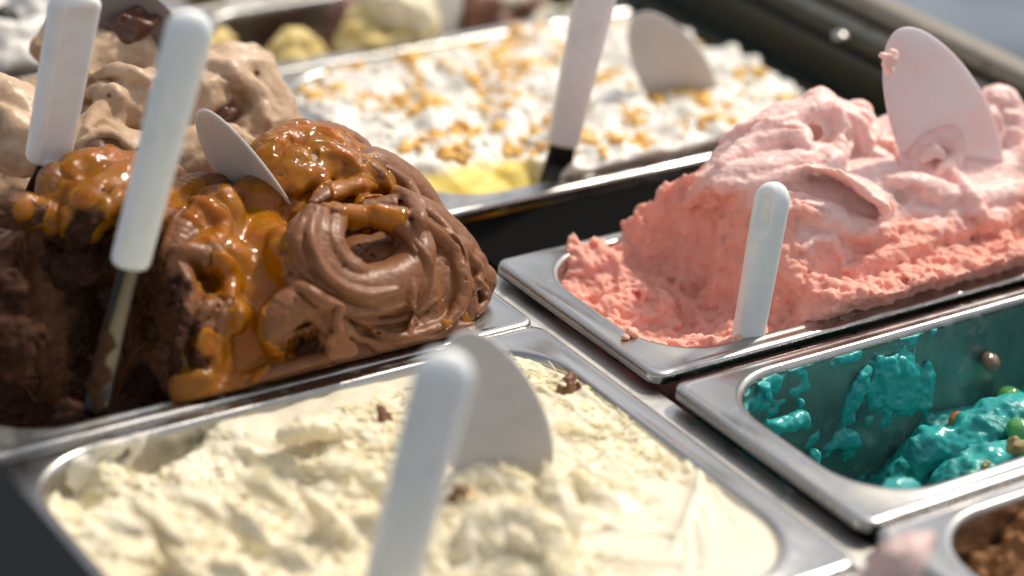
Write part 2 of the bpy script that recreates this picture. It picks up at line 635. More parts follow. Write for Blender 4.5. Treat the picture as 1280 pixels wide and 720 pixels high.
def pan(x0, y1, w, z, label, depth=.12, L_=PAN_L, inset=(INX, INY, INR)):
    """x0 left end, y1 far side, w width towards the camera"""
    cx, cy, hx, hy = x0 + L_ / 2, y1 - w / 2, L_ / 2, w / 2
    t = empty('gelato_pan', (cx, cy, z - depth))
    tag(t, label, 'pan', 'stainless steel gelato pans')
    rs = []
    lip = .0068
    for (ins, dz, r) in ((.0009, -lip, .009), (.0, -lip + .0008, .0095), (.0, -.0026, .0095), (.0004, -.0012, .0092), (.0013, -.0003, .0085), (.0026, 0, .0078),
                         (.0040, .0004, .0072), (.0052, .0002, .0068), (.0064, .0000, .0065)):
        rs.append(ring(0, 0, hx - ins, hy - ins, r, dz))
    ix, iy, ir = inset
    for (ins, dz) in ((-.0040, .0006), (-.0020, .0012), (-.0004, .0010), (.0004, .0004), (.0012, -.0010), (.0017, -.0026)):
        rs.append(ring(0, 0, hx - ix - ins, hy - iy - ins, ir, dz))
    V, Fc = loft(rs, False)
    o = mesh_from('rim', np.array(V) + [0, 0, depth], Fc, M_STEEL, t)
    rs = [rs[-1]]
    for (ins, dz) in ((.0022, -.006), (.004, -.03), (.0055, -.07), (.0066, -depth + .014), (.0085, -depth + .006), (.013, -depth + .0015), (.02, -depth + .0003)):
        rs.append(ring(0, 0, hx - ix - ins, hy - iy - ins, ir - ins * .3, dz))
    V, Fc = loft(rs, True)
    mesh_from('basin', np.array(V) + [0, 0, depth], Fc, M_STEEL, t)
    return dict(t=t, cx=cx, cy=cy, hx=hx - ix, hy=hy - iy, r=ir, z=z, depth=depth)


def inpan(v, p, slack=.0, spill=1.0, sl=(slice(None),) * 3):
    """clip a volume to a pan's basin; above the rim it may lean outwards"""
    X, Y, Z = v.grids(sl)
    rr = rrect(X, Y, p['cx'], p['cy'], p['hx'] - .0012, p['hy'] - .0012, p['r'])
    zz = Z - F(p['z'])
    lim = rr - np.where(zz > 0, np.minimum(zz * spill, .02), 0) - sstep(-.002, .002, zz) * F(slack) + np.maximum(-zz - .002, 0) * .05
    s_ = v.d[sl]
    k = .002
    a, b = s_, (lim * F(.85)).astype(F)
    t = np.clip(.5 - .5 * (a - b) / k, 0, 1)
    v.d[sl] = a * (1 - t) + b * t + k * t * (1 - t)


XR, XL = .0092, -.0092 - PAN_L
P_CHOC = pan(XL, .0895, .1657, -.0029, 'stainless pan heaped with caramel topped chocolate gelato')
P_WHITE = pan(XL, -.0772, .2875, -.0029, 'wide stainless pan of cream white gelato in the foreground')
P_PINK = pan(XR, 0, .1667, 0, 'stainless pan of pink gelato beside the black empty gap')
P_TEAL = pan(XR, -.1794, .1667, .0021, 'nearly empty stainless pan smeared with turquoise gelato')
P_BROWN = pan(XR, -.349, .1667, .0021, 'stainless pan with crumbly brown gelato in the bottom right corner')
P_YEL = pan(XR, .3238, .2549, 0, 'stainless pan of white gelato strewn with golden crumbs', inset=(.014, .0125, .046))
P_LASTB = pan(XR, .60, .1365, 0, 'blurred steel pan of golden gelato cut by the top edge of the photo')
P_BACK = pan(XR, .460, .1330, 0, 'farthest stainless pan with cake like lumps behind the golden crumbs')
P_BEIGE = pan(XL, .348, .2549, -.0029, 'stainless pan of beige gelato behind the caramel topped one')
P_STR = pan(XL, .56, .1667, -.0029, 'blurred stainless pan of black and white gelato in the far left')
P_LAST = pan(XL, -.3672, .1667, -.0029, 'stainless pan at the lower edge with a pale pink gelato peak')
print('pans', time.time() - T0)

# ------------------------------------------------------------------ chocolate
C = at
v = Vol((-.338, -.088, -.05), (.012, .102, .122), .00082)
X, Y, Z = v.grids()
X2, Y2 = v.x[:, None], v.y[None, :]
base = .052 * np.exp(-((X2 + .15) / .12) ** 4) * np.exp(-((Y2 - .03) / .062) ** 4) - .006
base = base + .006 * f2(X2, Y2, .03, 3, .5, 5)
base = base + .046 * sstep(-.19, -.25, X2) * sstep(.012, .045, Y2) + .006 * np.exp(-((Y2 + .062) / .012) ** 2)
v.d = ((Z - base[:, :, None]) * F(.8)).astype(F)
full = (slice(None),) * 3
# dug-out hollow at the left, wall towards the right
warp = (f2(X2, Y2, .02, 3, .55, 9) * .006)[:, :, None]
n3 = v.fillnoise(.011, 3) * .0045 + v.fillnoise(.0048, 4) * .0026 + v.fillnoise(.0022, 5) * .0012
wallx = F(-.206) + (Z * F(-.12))
dug = np.maximum.reduce([(X - wallx) * F(.9) + n3 + warp * .6, (Y - F(.035) + (Z - F(.0)) * F(-.25)) * F(.95) + n3 + warp, (F(-.038) + F(.02) * np.sin(X * 60 + 1) * np.sin(Y * 55) - Z) + n3 * 1.2])
dug = np.broadcast_to(dug, v.d.shape).astype(F)
v.carve(full, dug, .003)
# lumps left in the hollow
for (px, py, y, r) in ((8, 362, -.0, .012), (10, 425, -.03, .018), (70, 548, -.060, .008), (20, 562, -.062, .010), (118, 540, -.060, .007), (92, 520, -.05, .008),
                       (90, 335, .026, .016), (150, 372, .016, .012)):
    v.lobe(C(px, py, y), (r, r * .8, r * .7), .004)
X0 = n3
v.d += X0 * .8 * (sstep(-.195, -.215, X) * sstep(.075, .05, Z))
del X0, dug

cF = (-.45, -.75, .5)
# back ridge, left to right
v.tube([C(-10, 262, .045), C(40, 268, .045), C(85, 290, .04), C(128, 296, .03)], [.012, .009, .006], .003, seed=1)
v.tube([C(95, 300, .02), C(112, 262, .03), C(150, 235, .04), C(170, 222, .045)], [.010, .013, .012, .010], .002, rid=3, ramp_=.0008)
for i, (px, py) in enumerate(((68, 222), (92, 212), (112, 206), (134, 204), (160, 210), (186, 216), (212, 222), (236, 234))):
    v.tube([C(px - 8, py + 36, .05), C(px, py + 4, .058), C(px + 6, py + 2, .072)], [.009, .010, .008], .0016, seed=i)
v.tube([C(160, 300, .01), C(200, 262, .03), C(240, 244, .045), C(275, 232, .055)], [.012, .012, .011], .002, rid=4, ramp_=.0012)
v.tube([C(215, 315, -.005), C(240, 285, .01), C(262, 268, .02), (C(268, 242, .03))], [.012, .010, .008], .002, rid=3, ramp_=.001)
v.tube([C(286, 330, -.01), C(290, 290, .005), C(282, 256, .015), C(270, 238, .022)], [.010, .008, .0085, .006], .0016, rid=3, ramp_=.001)
v.tube([C(232, 322, -.015), C(262, 318, -.01), C(292, 335, -.015), C(300, 375, -.025)], [.010, .012, .013, .013], .003)
# valley where the caramel runs
v.tube([C(320, 290, .01), C(330, 350, -.02), C(322, 400, -.04), C(300, 450, -.055)], [.024, .024, .022, .016], .004, flat=.7, nrm=cF)
v.tube([C(310, 250, .03), C(350, 260, .03), C(380, 285, .01)], [.018, .018, .014], .003)
# thin standing ribs left of the valley
for i, (dx, rr_) in enumerate(((0, .0042), (9, .0036), (18, .0038), (28, .0034), (38, .003))):
    v.tube([C(262 + dx * .9, 385, -.045), C(242 + dx, 415, -.052), C(246 + dx, 445, -.057), C(256 + dx * .7, 480, -.063)], rr_, .0007, flat=.55, nrm=(1, .2, 0))
v.tube([C(214, 372, -.03), C(222, 330, -.02), C(238, 380, -.04), C(228, 440, -.052), C(222, 480, -.06)], [.005, .006, .007, .005], .002)
v.tube([C(222, 490, -.062), C(240, 470, -.062), C(262, 484, -.066)], .006, .002)
v.tube([C(286, 408, -.05), C(300, 395, -.05), C(312, 408, -.052)], .006, .001)
# back right lobes
v.lobe(C(395, 214, .045), (.030, .026, .026), .003, axis=(-.3, -.6, .7), pitch=.012, amp=.003, warp=.12)
v.tube([C(345, 240, .03), C(338, 200, .045), C(375, 180, .055), C(430, 186, .055), C(462, 220, .045)], [.010, .012, .013, .013, .012], .0015, rid=3, ramp_=.0012)
v.tube([C(352, 236, .02), C(372, 200, .03), C(388, 232, .02)], .0065, .001)
v.tube([C(372, 236, .015), C(392, 206, .028), C(404, 244, .012)], .006, .001)
v.tube([C(410, 250, .02), C(455, 222, .03), C(500, 245, .028), C(525, 276, .02), C(528, 300, .012)], [.016, .019, .019, .017, .013], .0016, rid=3, ramp_=.001)
for i in range(4):
    v.tube([C(392 + i * 10, 252 - i * 3, -.005 + i * .003), C(418 + i * 9, 236 - i * 2, .005), C(440 + i * 8, 234, .012)], .0052, .0008, flat=.7, nrm=(.2, .2, 1))
v.tube([C(505, 262, .01), C(532, 290, 0), C(536, 320, -.005)], [.012, .014, .012], .001, rid=4, ramp_=.0012)
# main fold body
v.lobe(C(476, 372, -.025), (.056, .042, .040), .004, axis=(-.45, -.7, .4), pitch=.026, amp=.0035, turn=1.2, warp=.06)
v.lobe(C(526, 348, -.012), (.038, .038, .041), .0014, axis=(-.2, -.9, .3), pitch=.02, amp=.0022, turn=.4)
v.tube([C(455, 262, -.008), C(515, 268, -.014), C(562, 305, -.02), C(582, 350, -.03), C(572, 392, -.042), C(530, 425, -.055), C(470, 442, -.06)], [.010, .0125, .013, .013, .012, .011, .010], .0010, rid=2, ramp_=.001)
v.tube([C(352, 300, -.02), C(372, 340, -.038), C(402, 385, -.05), C(440, 425, -.058), C(478, 440, -.062)], [.012, .016, .017, .014, .010], .003)
v.tube([C(345, 310, -.03), C(400, 345, -.045), C(460, 372, -.055), C(520, 372, -.052)], [.006, .010, .012, .010], .003)
v.tube([C(452, 400, -.066), C(490, 420, -.068), C(540, 405, -.064), C(575, 372, -.05)], [.006, .008, .009, .006], .003)
v.tube([C(432, 378, -.062), C(424, 405, -.066), C(436, 432, -.066), C(448, 444, -.067)], [.005, .0045, .005, .004], .002)
# the curl with its open eye
v.tube([C(392, 268, -.035), C(386, 300, -.046), C(400, 338, -.056), C(432, 362, -.063), C(474, 362, -.064), C(508, 342, -.058), C(520, 312, -.048), C(502, 282, -.036), C(468, 272, -.030), C(440, 280, -.034)],
       [.0085, .011, .013, .015, .015, .0135, .011, .0085, .007, .005], .0007, rid=2, ramp_=.0007, taper=(.7, .5))

v.tube([C(420, 262, -.030), C(415, 300, -.050), C(430, 330, -.060), C(456, 340, -.066)], [.007, .0075, .008, .006], .0006, rid=2, ramp_=.0008)
v.tube([C(405, 262, -.030), C(400, 296, -.047), C(412, 330, -.060), C(430, 352, -.067)], [.006, .007, .006, .004], .0005)
v.tube([C(384, 268, -.028), C(373, 300, -.042), C(384, 330, -.052), C(398, 346, -.056)], [.006, .008, .007, .004], .0005)
v.lobe(v.hit(450, 290, -.010), (.0125, .022, .0065), .0010, carve=True)


v.tube([C(516, 320, -.055), C(524, 350, -.060), C(520, 372, -.062), C(512, 392, -.062)], [.004, .0035, .003, .002], .0012)
# right end, fluted
for i, (px, py, r) in enumerate(((578, 316, .010), (594, 332, .0105), (604, 350, .0110), (606, 371, .0110), (602, 391, .0105), (588, 406, .009))):
    v.tube([C(px - 34, py + 4, -.034), C(px - 12, py - 2, -.036), C(px + 3, py, -.034)], [r, r, r * .8], .0008, seed=i)
v.tube([C(575, 350, -.045), C(580, 385, -.052), C(560, 412, -.058)], [.008, .008, .006], .0012)
v.tube([C(450, 436, -.062), C(500, 436, -.064), C(545, 424, -.062), C(585, 410, -.055)], [.008, .008, .007, .007], .0010, rid=3, ramp_=.0008)
# the lower curl in front
v.tube([C(356, 428, -.064), C(352, 400, -.060), C(372, 384, -.056), C(396, 392, -.056), C(404, 420, -.060), C(410, 446, -.064)], [.0065, .010, .011, .011, .011, .010], .0008, lam=.006, lama=.0008)
for i in range(6):
    v.tube([C(352 + i * 6, 446 - i * 4, -.066), C(358 + i * 6.5, 428 - i * 4, -.0665), C(370 + i * 5, 424 - i * 4, -.066), C(374 + i * 5, 440 - i * 4, -.066)], .0016, .0003)
v.tube([C(392, 404, -.066), C(400, 425, -.066), C(388, 448, -.068), C(350, 466, -.069), C(310, 482, -.070)], [.007, .009, .009, .007, .005], .001, rid=4, ramp_=.0009)
v.tube([C(300, 492, -.069), C(340, 476, -.069), C(400, 466, -.069), C(430, 452, -.068)], [.007, .006, .007, .006], .0015, lam=.003, lama=.0007)
for i, (px, py) in enumerate(((412, 424), (422, 434), (428, 446))):
    v.tube([C(px - 12, py - 2, -.060), C(px, py + 4, -.063), C(px - 2, py + 20, -.066)], .0075, .0007)
v.tube([C(240, 500, -.068), C(262, 492, -.068), C(300, 488, -.068)], [.005, .006, .005], .002)
# overhanging lip above the eye, front curl with its fine ribs, ribs left of the caramel
v.fold([(418, 262), (446, 270), (480, 272), (508, 288), (520, 314)], [.004, .0055, .0055, .005, .003], .0008, .5)
v.fold([(346, 448), (344, 412), (362, 386), (388, 378), (410, 392), (418, 420), (414, 444)], [.006, .009, .0105, .0105, .0095, .008, .006], .0008, .35, lam=.007, lama=.0006)
v.lobe(v.hit(372, 428, -.002), (.012, .010, .008), .0008, carve=True)
for i in range(6):
    v.fold([(354 + i * 7, 440 - i * 3), (358 + i * 7, 420 - i * 2), (368 + i * 6, 416 - i * 2), (374 + i * 5, 438 - i * 3)], [.0013, .0015, .0015, .0012], .0003, .9)
v.fold([(300, 488), (340, 470), (385, 455), (425, 440)], [.004, .0055, .0055, .003], .001, .4, lam=.003, lama=.0006)
for i in range(3):
    v.fold([(400 + i * 11, 418 + i * 4), (416 + i * 10, 428 + i * 4), (414 + i * 9, 450 + i * 2)], [.004, .0055, .004], .0006, .3)
for i in range(6):
    v.fold([(262 + i * 8, 392 - i * 2), (246 + i * 7, 418), (248 + i * 7, 445), (262 + i * 5, 472)], [.0014, .0022, .0024, .0014], .0004, .9)
v.fold([(246, 402), (262, 384), (286, 378), (300, 392), (296, 412)], [.003, .0045, .0045, .004, .0025], .0006, .6)
v.fold([(205, 330), (224, 316), (250, 318), (278, 334), (300, 362)], [.003, .005, .006, .006, .004], .0012, .3)
v.fold([(236, 250), (262, 262), (278, 285), (274, 312)], [.004, .0055, .005, .003], .001, .4)
v.fold([(160, 296), (190, 274), (226, 262)], [.0035, .005, .0035], .001, .4)
v.fold([(100, 300), (118, 272), (146, 250), (176, 240)], [.003, .005, .0055, .004], .001, .4)
v.lobe(v.hit(476, 322, -.006), (.013, .010, .008), .003)
v.lobe(v.hit(446, 316, -.006), (.009, .008, .006), .003)
# smaller folds and drag marks lying on the big ones
for pts, r in (([(505, 250), (545, 275), (570, 310), (578, 350), (566, 390)], [.003, .0042, .0045, .004, .003]),
               ([(520, 300), (536, 330), (532, 362), (516, 384)], [.002, .003, .003, .002]),
               ([(420, 385), (460, 402), (505, 398), (545, 376)], [.002, .0032, .0032, .002]),
               ([(395, 372), (425, 402), (450, 428)], [.003, .004, .003]),
               ([(350, 322), (378, 345), (412, 362), (450, 372)], [.0025, .0035, .0035, .0025]),
               ([(365, 300), (372, 330), (392, 352)], [.003, .0035, .0025]),
               ([(466, 412), (500, 424), (540, 414), (570, 392)], [.003, .0045, .0045, .003]),
               ([(512, 415), (516, 398), (520, 408)], [.002, .0022, .0015]),
               ([(486, 212), (512, 236), (530, 262)], [.003, .004, .003]),
               ([(440, 196), (470, 214), (492, 240)], [.003, .004, .003]),
               ([(255, 330), (272, 352), (280, 385), (272, 410)], [.003, .004, .004, .003]),
               ([(225, 330), (236, 360), (232, 400), (226, 440)], [.003, .004, .004, .003])):
    v.fold(pts, r, .0016, .1, crease=.0012)
for pts, r, c_ in (([(470, 262), (520, 276), (556, 304), (576, 344), (574, 380), (556, 408)], [.003, .005, .006, .006, .005, .003], -.0016),
                   ([(392, 300), (398, 330), (420, 356), (456, 370), (496, 362)], [.0025, .004, .0045, .004, .0025], .0014),
                   ([(378, 276), (372, 305), (384, 334)], [.003, .004, .003], .0013), ([(392, 270), (388, 296), (394, 318)], [.0025, .0032, .002], .0011),
                   ([(355, 345), (385, 366), (420, 384), (470, 390)], [.003, .005, .005, .003], .0014),
                   ([(372, 372), (400, 400), (426, 432)], [.003, .005, .003], -.0014), ([(426, 382), (420, 405), (432, 430)], [.003, .004, .003], .0013),
                   ([(452, 424), (492, 436), (540, 428), (580, 406)], [.003, .005, .005, .003], -.0014),
                   ([(516, 352), (514, 372), (520, 392)], [.002, .003, .001], .001),
                   ([(400, 190), (430, 196), (452, 216), (462, 240)], [.003, .004, .004, .002], .0012), ([(490, 236), (512, 250), (524, 272), (522, 292)], [.003, .005, .005, .003], .0014),
                   ([(260, 300), (276, 322), (288, 350), (286, 380)], [.003, .005, .005, .003], .0012),
                   ([(214, 350), (226, 374), (228, 408), (222, 440), (212, 470)], [.002, .0035, .0035, .003, .002], -.0012),
                   ([(590, 322), (600, 340), (592, 362)], [.003, .004, .003], .0013), ([(600, 352), (606, 372), (596, 392)], [.003, .004, .003], .0013)):
    v.fold(pts, r, .0018, .12, crease=c_)
for pts in ([(430, 408), (470, 416), (520, 412)], [(440, 300), (470, 322), (500, 316)], [(490, 404), (530, 392), (560, 366)], [(540, 300), (556, 326), (556, 350)],
            [(410, 384), (440, 396), (476, 400)], [(362, 400), (376, 392), (394, 396)], [(358, 408), (374, 400), (398, 404)], [(498, 262), (516, 274), (528, 290)], [(380, 356), (410, 372), (440, 378)]):
    v.tube([v.hit(a, b, .0002) for a, b in pts], [.0004, .0008, .0004], .0008, carve=True, taper=(.3, .3))
for px, py in ((582, 348), (541, 336), (585, 392), (520, 394), (430, 330)):
    v.lobe(v.hit(px, py, .0002), (.0012, .0012, .0026), .0006, carve=True)
v.tube([(x_, -.0668 - .0012 * math.sin(x_ * 90), .0004 + .001 * math.sin(x_ * 170)) for x_ in np.linspace(-.235, -.045, 12)], [.0035, .005, .0045, .0055, .0045, .005, .004], .004)
v.d += v.fillnoise(.014, 21) * .0006
inpan(v, P_CHOC, slack=.0075, spill=1.1)
print('choc field', time.time() - T0)


def choc_crumb(V):
    w = -.204 - V[:, 2] * .12 + fbm(V, .012, 3) * .007
    a = sstep(-.008, -.016, V[:, 0] - w)
    top = sstep(.0, .010, V[:, 2] - (.050 + fbm(V + 3, .02, 2) * .006)) * sstep(.03, .05, V[:, 1])
    low = sstep(.040, .030, V[:, 1] - V[:, 2] * .25 + fbm(V, .01, 2) * .004)
    b = a * np.clip(low + .0, 0, 1) * (1 - top)
    # spot near the paddle
    pc = C(345, 262, .02); s_ = np.exp(-np.sum((V - pc) ** 2, 1) / .011 ** 2)
    return np.clip(np.maximum(b, s_ * .9), 0, 1)


def choc_rough(V, c):
    f = fbm(V, .006, 4, .62)
    pits = np.minimum(fbm(V + 5, .0042, 2, .6), 0) * .0016
    st = pn(np.stack([V[:, 0] * 2.0 + V[:, 2], V[:, 1] * .8 + V[:, 2] * .6, V[:, 2] * 2.0 - V[:, 0] * .5], 1), .004) * .0002
    return c * (f * .0022 + pits * 1.3) + (1 - c) * (fbm(V, .008, 2) * .00022 + st)


chocolate = v.mesh('chocolate_gelato', M_CHOC, None, choc_crumb, choc_rough)
tag(chocolate, 'dark brown chocolate gelato folded in glossy curls under caramel, dug out at left', 'gelato')
print('choc mesh', len(chocolate.data.vertices), time.time() - T0)

# ------------------------------------------------------------------ caramel over the chocolate
M_SAUCE, nt, ns, L, P = mat('caramel_sauce')
ns.remove(P)
out = ns['Material Output']
at_ = N(nt, 'ShaderNodeAttribute', attribute_name='thick')
vv = objco(nt)
nn = noise(nt, 60, 5, .6, 2.2, vv)
mth = N(nt, 'ShaderNodeMath', operation='MULTIPLY_ADD'); L.new(nn.outputs[0], mth.inputs[0]); mth.inputs[1].default_value = 2.0; L.new(at_.outputs['Fac'], mth.inputs[2])
tint = ramp(nt, mth.outputs[0], [(0, (1, .96, .85)), (.10, (1, .84, .45)), (.25, (1, .66, .14)), (.5, (.95, .42, .025)), (1.0, (.70, .16, .005))])
sc_ = N(nt, 'ShaderNodeMath', operation='MULTIPLY'); L.new(mth.outputs[0], sc_.inputs[0]); sc_.inputs[1].default_value = .20
L.new(sc_.outputs[0], tint.inputs[0])
tr = N(nt, 'ShaderNodeBsdfTransparent'); L.new(tint.outputs[0], tr.inputs[0])
body = N(nt, 'ShaderNodeBsdfPrincipled')
bc = ramp(nt, sc_.outputs[0], [(0, (.95, .50, .02)), (.30, (.92, .38, .006)), (.65, (.75, .23, .003)), (1, (.35, .06, .002))])
L.new(bc.outputs[0], body.inputs['Base Color']); body.inputs['Subsurface Weight'].default_value = .15
body.inputs['Subsurface Radius'].default_value = (1, .4, .08); body.inputs['Subsurface Scale'].default_value = .006
body.inputs['Roughness'].default_value = .5; body.inputs['Specular IOR Level'].default_value = 0
m1 = N(nt, 'ShaderNodeMixShader')
bf = ramp(nt, sc_.outputs[0], [(0, .01), (.18, .12), (.36, .30), (.8, .32)])
L.new(bf.outputs[0], m1.inputs[0]); L.new(tr.outputs[0], m1.inputs[1]); L.new(body.outputs[0], m1.inputs[2])
gl = N(nt, 'ShaderNodeBsdfGlossy'); gl.inputs['Roughness'].default_value = .07
fr = N(nt, 'ShaderNodeFresnel'); fr.inputs[0].default_value = 1.46
n5 = noise(nt, 110, 2, .5, 2.2, vv)
bb = bump(nt, n5.outputs[0], .60, .0024)
L.new(bb.outputs[0], gl.inputs['Normal']); L.new(bb.outputs[0], fr.inputs['Normal'])
m2 = N(nt, 'ShaderNodeMixShader'); L.new(fr.outputs[0], m2.inputs[0]); L.new(m1.outputs[0], m2.inputs[1]); L.new(gl.outputs[0], m2.inputs[2])
L.new(m2.outputs[0], out.inputs[0])

s = Vol.__new__(Vol)
s.lo, s.h, s.n, s.x, s.y, s.z = v.lo, v.h, v.n, v.x, v.y, v.z
bl = boxblur(np.clip(v.d, -.02, .02), 2); bl = boxblur(bl, 1)


def blob(px, py, y, r):
    c = C(px, py, y); return np.exp(-((X - F(c[0])) ** 2 + (Y - F(c[1])) ** 2 + (Z - F(c[2])) ** 2) * F(1 / r ** 2))


mask = np.zeros_like(v.d)
for (px, py, y, r) in ((300, 290, .0, .030), (325, 330, -.02, .030), (318, 385, -.04, .026), (300, 440, -.055, .022), (330, 440, -.058, .016), (250, 345, -.015, .018), (262, 370, -.03, .016),
                       (255, 490, -.066, .014), (300, 490, -.068, .011), (345, 478, -.068, .009), (400, 462, -.068, .008), (225, 497, -.066, .010), (272, 462, -.06, .012),
                       (120, 210, .05, .022), (160, 212, .05, .024), (90, 250, .045, .016), (135, 262, .03, .014), (75, 275, .03, .010), (35, 262, .045, .010), (210, 240, .04, .024), (180, 275, .02, .014),
                       (240, 250, .03, .016), (330, 262, .02, .020), (300, 258, .02, .018),
                       (380, 195, .045, .026), (410, 205, .04, .024), (350, 215, .04, .020), (365, 245, .02, .014), (455, 240, .02, .020), (485, 268, .008, .015), (470, 250, .01, .018), (500, 285, -.0, .008),
                       (400, 240, .01, .010), (430, 280, -.035, .011), (412, 268, -.03, .009), (440, 272, -.035, .010), (574, 398, -.055, .0075), (580, 380, -.052, .006), (570, 408, -.056, .006),
                       (405, 428, -.064, .005), (400, 408, -.062, .004), (440, 446, -.064, .007)):
    mask = np.maximum(mask, blob(px, py, y, r))
for (px, py, r) in ((280, 268, .016), (300, 300, .016), (318, 340, .016), (290, 350, .016), (310, 400, .014), (322, 440, .012), (296, 450, .012), (250, 350, .010), (262, 430, .008), (150, 218, .014), (190, 226, .014), (215, 242, .012), (150, 262, .012),
                   (104, 240, .010), (128, 288, .010), (30, 262, .007), (360, 250, .012), (390, 225, .014), (430, 240, .012), (460, 225, .014), (420, 195, .014), (372, 190, .012), (482, 262, .012), (340, 270, .014), (250, 268, .012), (268, 290, .010), (230, 492, .009), (285, 486, .009), (360, 476, .006), (560, 408, .004)):
    c = v.hit(px, py); mask = np.maximum(mask, 1.05 * np.exp(-((X - F(c[0])) ** 2 + (Y - F(c[1])) ** 2 + (Z - F(c[2])) ** 2) * F(1 / r ** 2)))
wn_ = v.fillnoise(.012, 31) * .22 + v.fillnoise(.005, 32) * .13
mk = sstep(.16, .50, mask + wn_)
s.d = (bl - (mk * F(.0017) - (1 - mk) * F(.0026)) - v.fillnoise(.011, 33) * mk * F(.0009) - v.fillnoise(.0045, 34) * mk * F(.0002)).astype(F)
# keep it from leaving the pan rim
inpan(s, P_CHOC, slack=.0085, spill=1.1)
sauce = s.mesh('caramel_sauce', M_SAUCE, None, depth_from=v)
tag(sauce, 'glossy amber caramel sauce running over the chocolate gelato', 'sauce')
print('sauce', len(sauce.data.vertices), time.time() - T0)
del s, bl, mask, wn_, mk, n3

# ------------------------------------------------------------------ pink
M_PINK = gelato('pink_gelato', (.93, .63, .57), (.90, .43, .335), .6, (1, .45, .32), .008, .4, .42, .7)
v = Vol((.012, -.178, -.05), (.375, .012, .130), .0011)
X, Y, Z = v.grids(); X2, Y2 = v.x[:, None], v.y[None, :]
# low scooped part at the left, mound at the right
lowh = -.010 + .010 * f2(X2, Y2, .03, 3, .5, 40) - .010 * np.exp(-((X2 - .085) / .03) ** 2 - ((Y2 + .09) / .03) ** 2) + .010 * sstep(.05, .02, X2) * sstep(-.02, -.08, Y2) * .3 + .006 * sstep(-.06, -.01, Y2)
mnd = -.004 + .064 * (1 - np.abs((X2 - .22) / .30) ** 2.5) * np.exp(-((Y2 + .072) / .062) ** 4)
side = .016 + .006 * f2(X2, Y2, .025, 2, .5, 44)
mnd = np.where(Y2 < -.125, np.maximum(mnd, side), mnd)
edge = .120 - .18 * (Y2 + .05) * (Y2 < -.05) + .35 * np.maximum(Y2 + .05, 0) * -1
tt = sstep(-.008, .008, X2 - edge + .006 * f2(X2, Y2, .018, 3, .6, 47))
hh = np.maximum(lowh, -.02) * (1 - tt) + np.maximum(mnd, .008) * tt
v.d = ((Z - hh[:, :, None]) * F(.62)).astype(F)
pk = (-.5, -.7, .5)
A = C
v.tube([A(880, 262, -.045), A(900, 232, -.045), A(938, 200, -.05), A(990, 170, -.05), A(1040, 165, -.05), A(1090, 190, -.055)], [.012, .016, .020, .023, .022, .016], .004, rid=2, ramp_=.0012)
v.tube([A(888, 250, -.060), A(930, 222, -.067), A(985, 208, -.072), A(1035, 218, -.077), A(1075, 228, -.080)], [.010, .013, .015, .013, .009], .0015, rid=3, ramp_=.0012)
v.tube([A(985, 150, -.06), A(1030, 135, -.058), A(1052, 165, -.062), A(1034, 186, -.068), A(1002, 182, -.07)], [.008, .009, .009, .008, .005], .0012)
v.lobe(A(1016, 168, -.07), (.008, .008, .006), .001, carve=True)
v.tube([A(1006, 150, -.05), A(1022, 126, -.05), A(1044, 132, -.05)], [.010, .009, .006], .002)
v.tube([A(1058, 160, -.055), A(1066, 138, -.052), A(1080, 140, -.052), A(1084, 170, -.058)], [.006, .006, .0065, .005], .001)
for i in range(5):
    v.tube([A(1012 + i * 9, 212 + i * 2, -.078), A(1060 + i * 7, 218 + i * 7, -.084), A(1096 + i * 4, 240 + i * 6, -.09), A(1124 - i * 4, 264 + i * 3, -.094)], [.004, .0065, .006, .003], .0006, flat=.6, nrm=(.2, .6, .6))
v.tube([A(1090, 200, -.07), A(1130, 190, -.06), A(1180, 210, -.06), A(1230, 240, -.07), A(1275, 250, -.07)], [.020, .026, .026, .022, .018], .003, rid=3, ramp_=.001)
v.tube([A(1145, 200, -.085), A(1168, 168, -.085), A(1188, 166, -.083), A(1196, 196, -.086), A(1176, 210, -.09)], [.008, .009, .0085, .009, .006], .0008, rid=3, ramp_=.001)
v.lobe(A(1246, 180, -.080), (.019, .018, .032), .003, axis=(-.4, -.7, .2), pitch=.011, amp=.002, warp=.15)
v.tube([A(1225, 150, -.078), A(1240, 125, -.078), A(1258, 128, -.078), A(1270, 155, -.08), A(1274, 200, -.085)], [.007, .009, .009, .009, .009], .0015, lam=.007, lama=.0008)
v.tube([A(1205, 150, -.03), A(1226, 128, -.03), A(1250, 132, -.03), A(1268, 152, -.035), A(1276, 190, -.04)], [.007, .009, .009, .008, .008], .001, lam=.006, lama=.001)
v.tube([A(1090, 300, -.115), A(1140, 285, -.112), A(1190, 255, -.105), A(1240, 235, -.10), (.36, -.11, .05)], [.010, .016, .018, .018, .016], .004, rid=2, ramp_=.001)
v.tube([A(1010, 290, -.10), A(1050, 320, -.118), A(1080, 335, -.124), A(1130, 318, -.122), A(1190, 290, -.12)], [.014, .012, .008, .007, .006], .003)
v.tube([A(960, 240, -.08), A(1010, 262, -.09), A(1060, 275, -.098), A(1110, 290, -.105)], [.018, .018, .016, .012], .003, rid=3, ramp_=.0009)
v.tube([A(1062, 168, -.062), A(1075, 196, -.07), A(1100, 205, -.072)], [.007, .008, .006], .001)
v.tube([A(1110, 168, -.06), A(1136, 180, -.065), A(1142, 210, -.075)], [.007, .008, .006], .001)
for (px, py, y, r) in ((856, 245, -.025, .008), (868, 230, -.02, .007), (845, 262, -.02, .007), (850, 280, -.03, .007), (820, 285, -.015, .007)):
    v.lobe(A(px, py, y), (r, r, r * .8), .002)
v.fold([(862, 250), (900, 226), (955, 218), (1010, 200), (1040, 186)], [.008, .010, .011, .010, .006], .0012, .1)
v.fold([(900, 205), (945, 180), (990, 168), (1010, 182)], [.006, .009, .009, .006], .0015, .1)
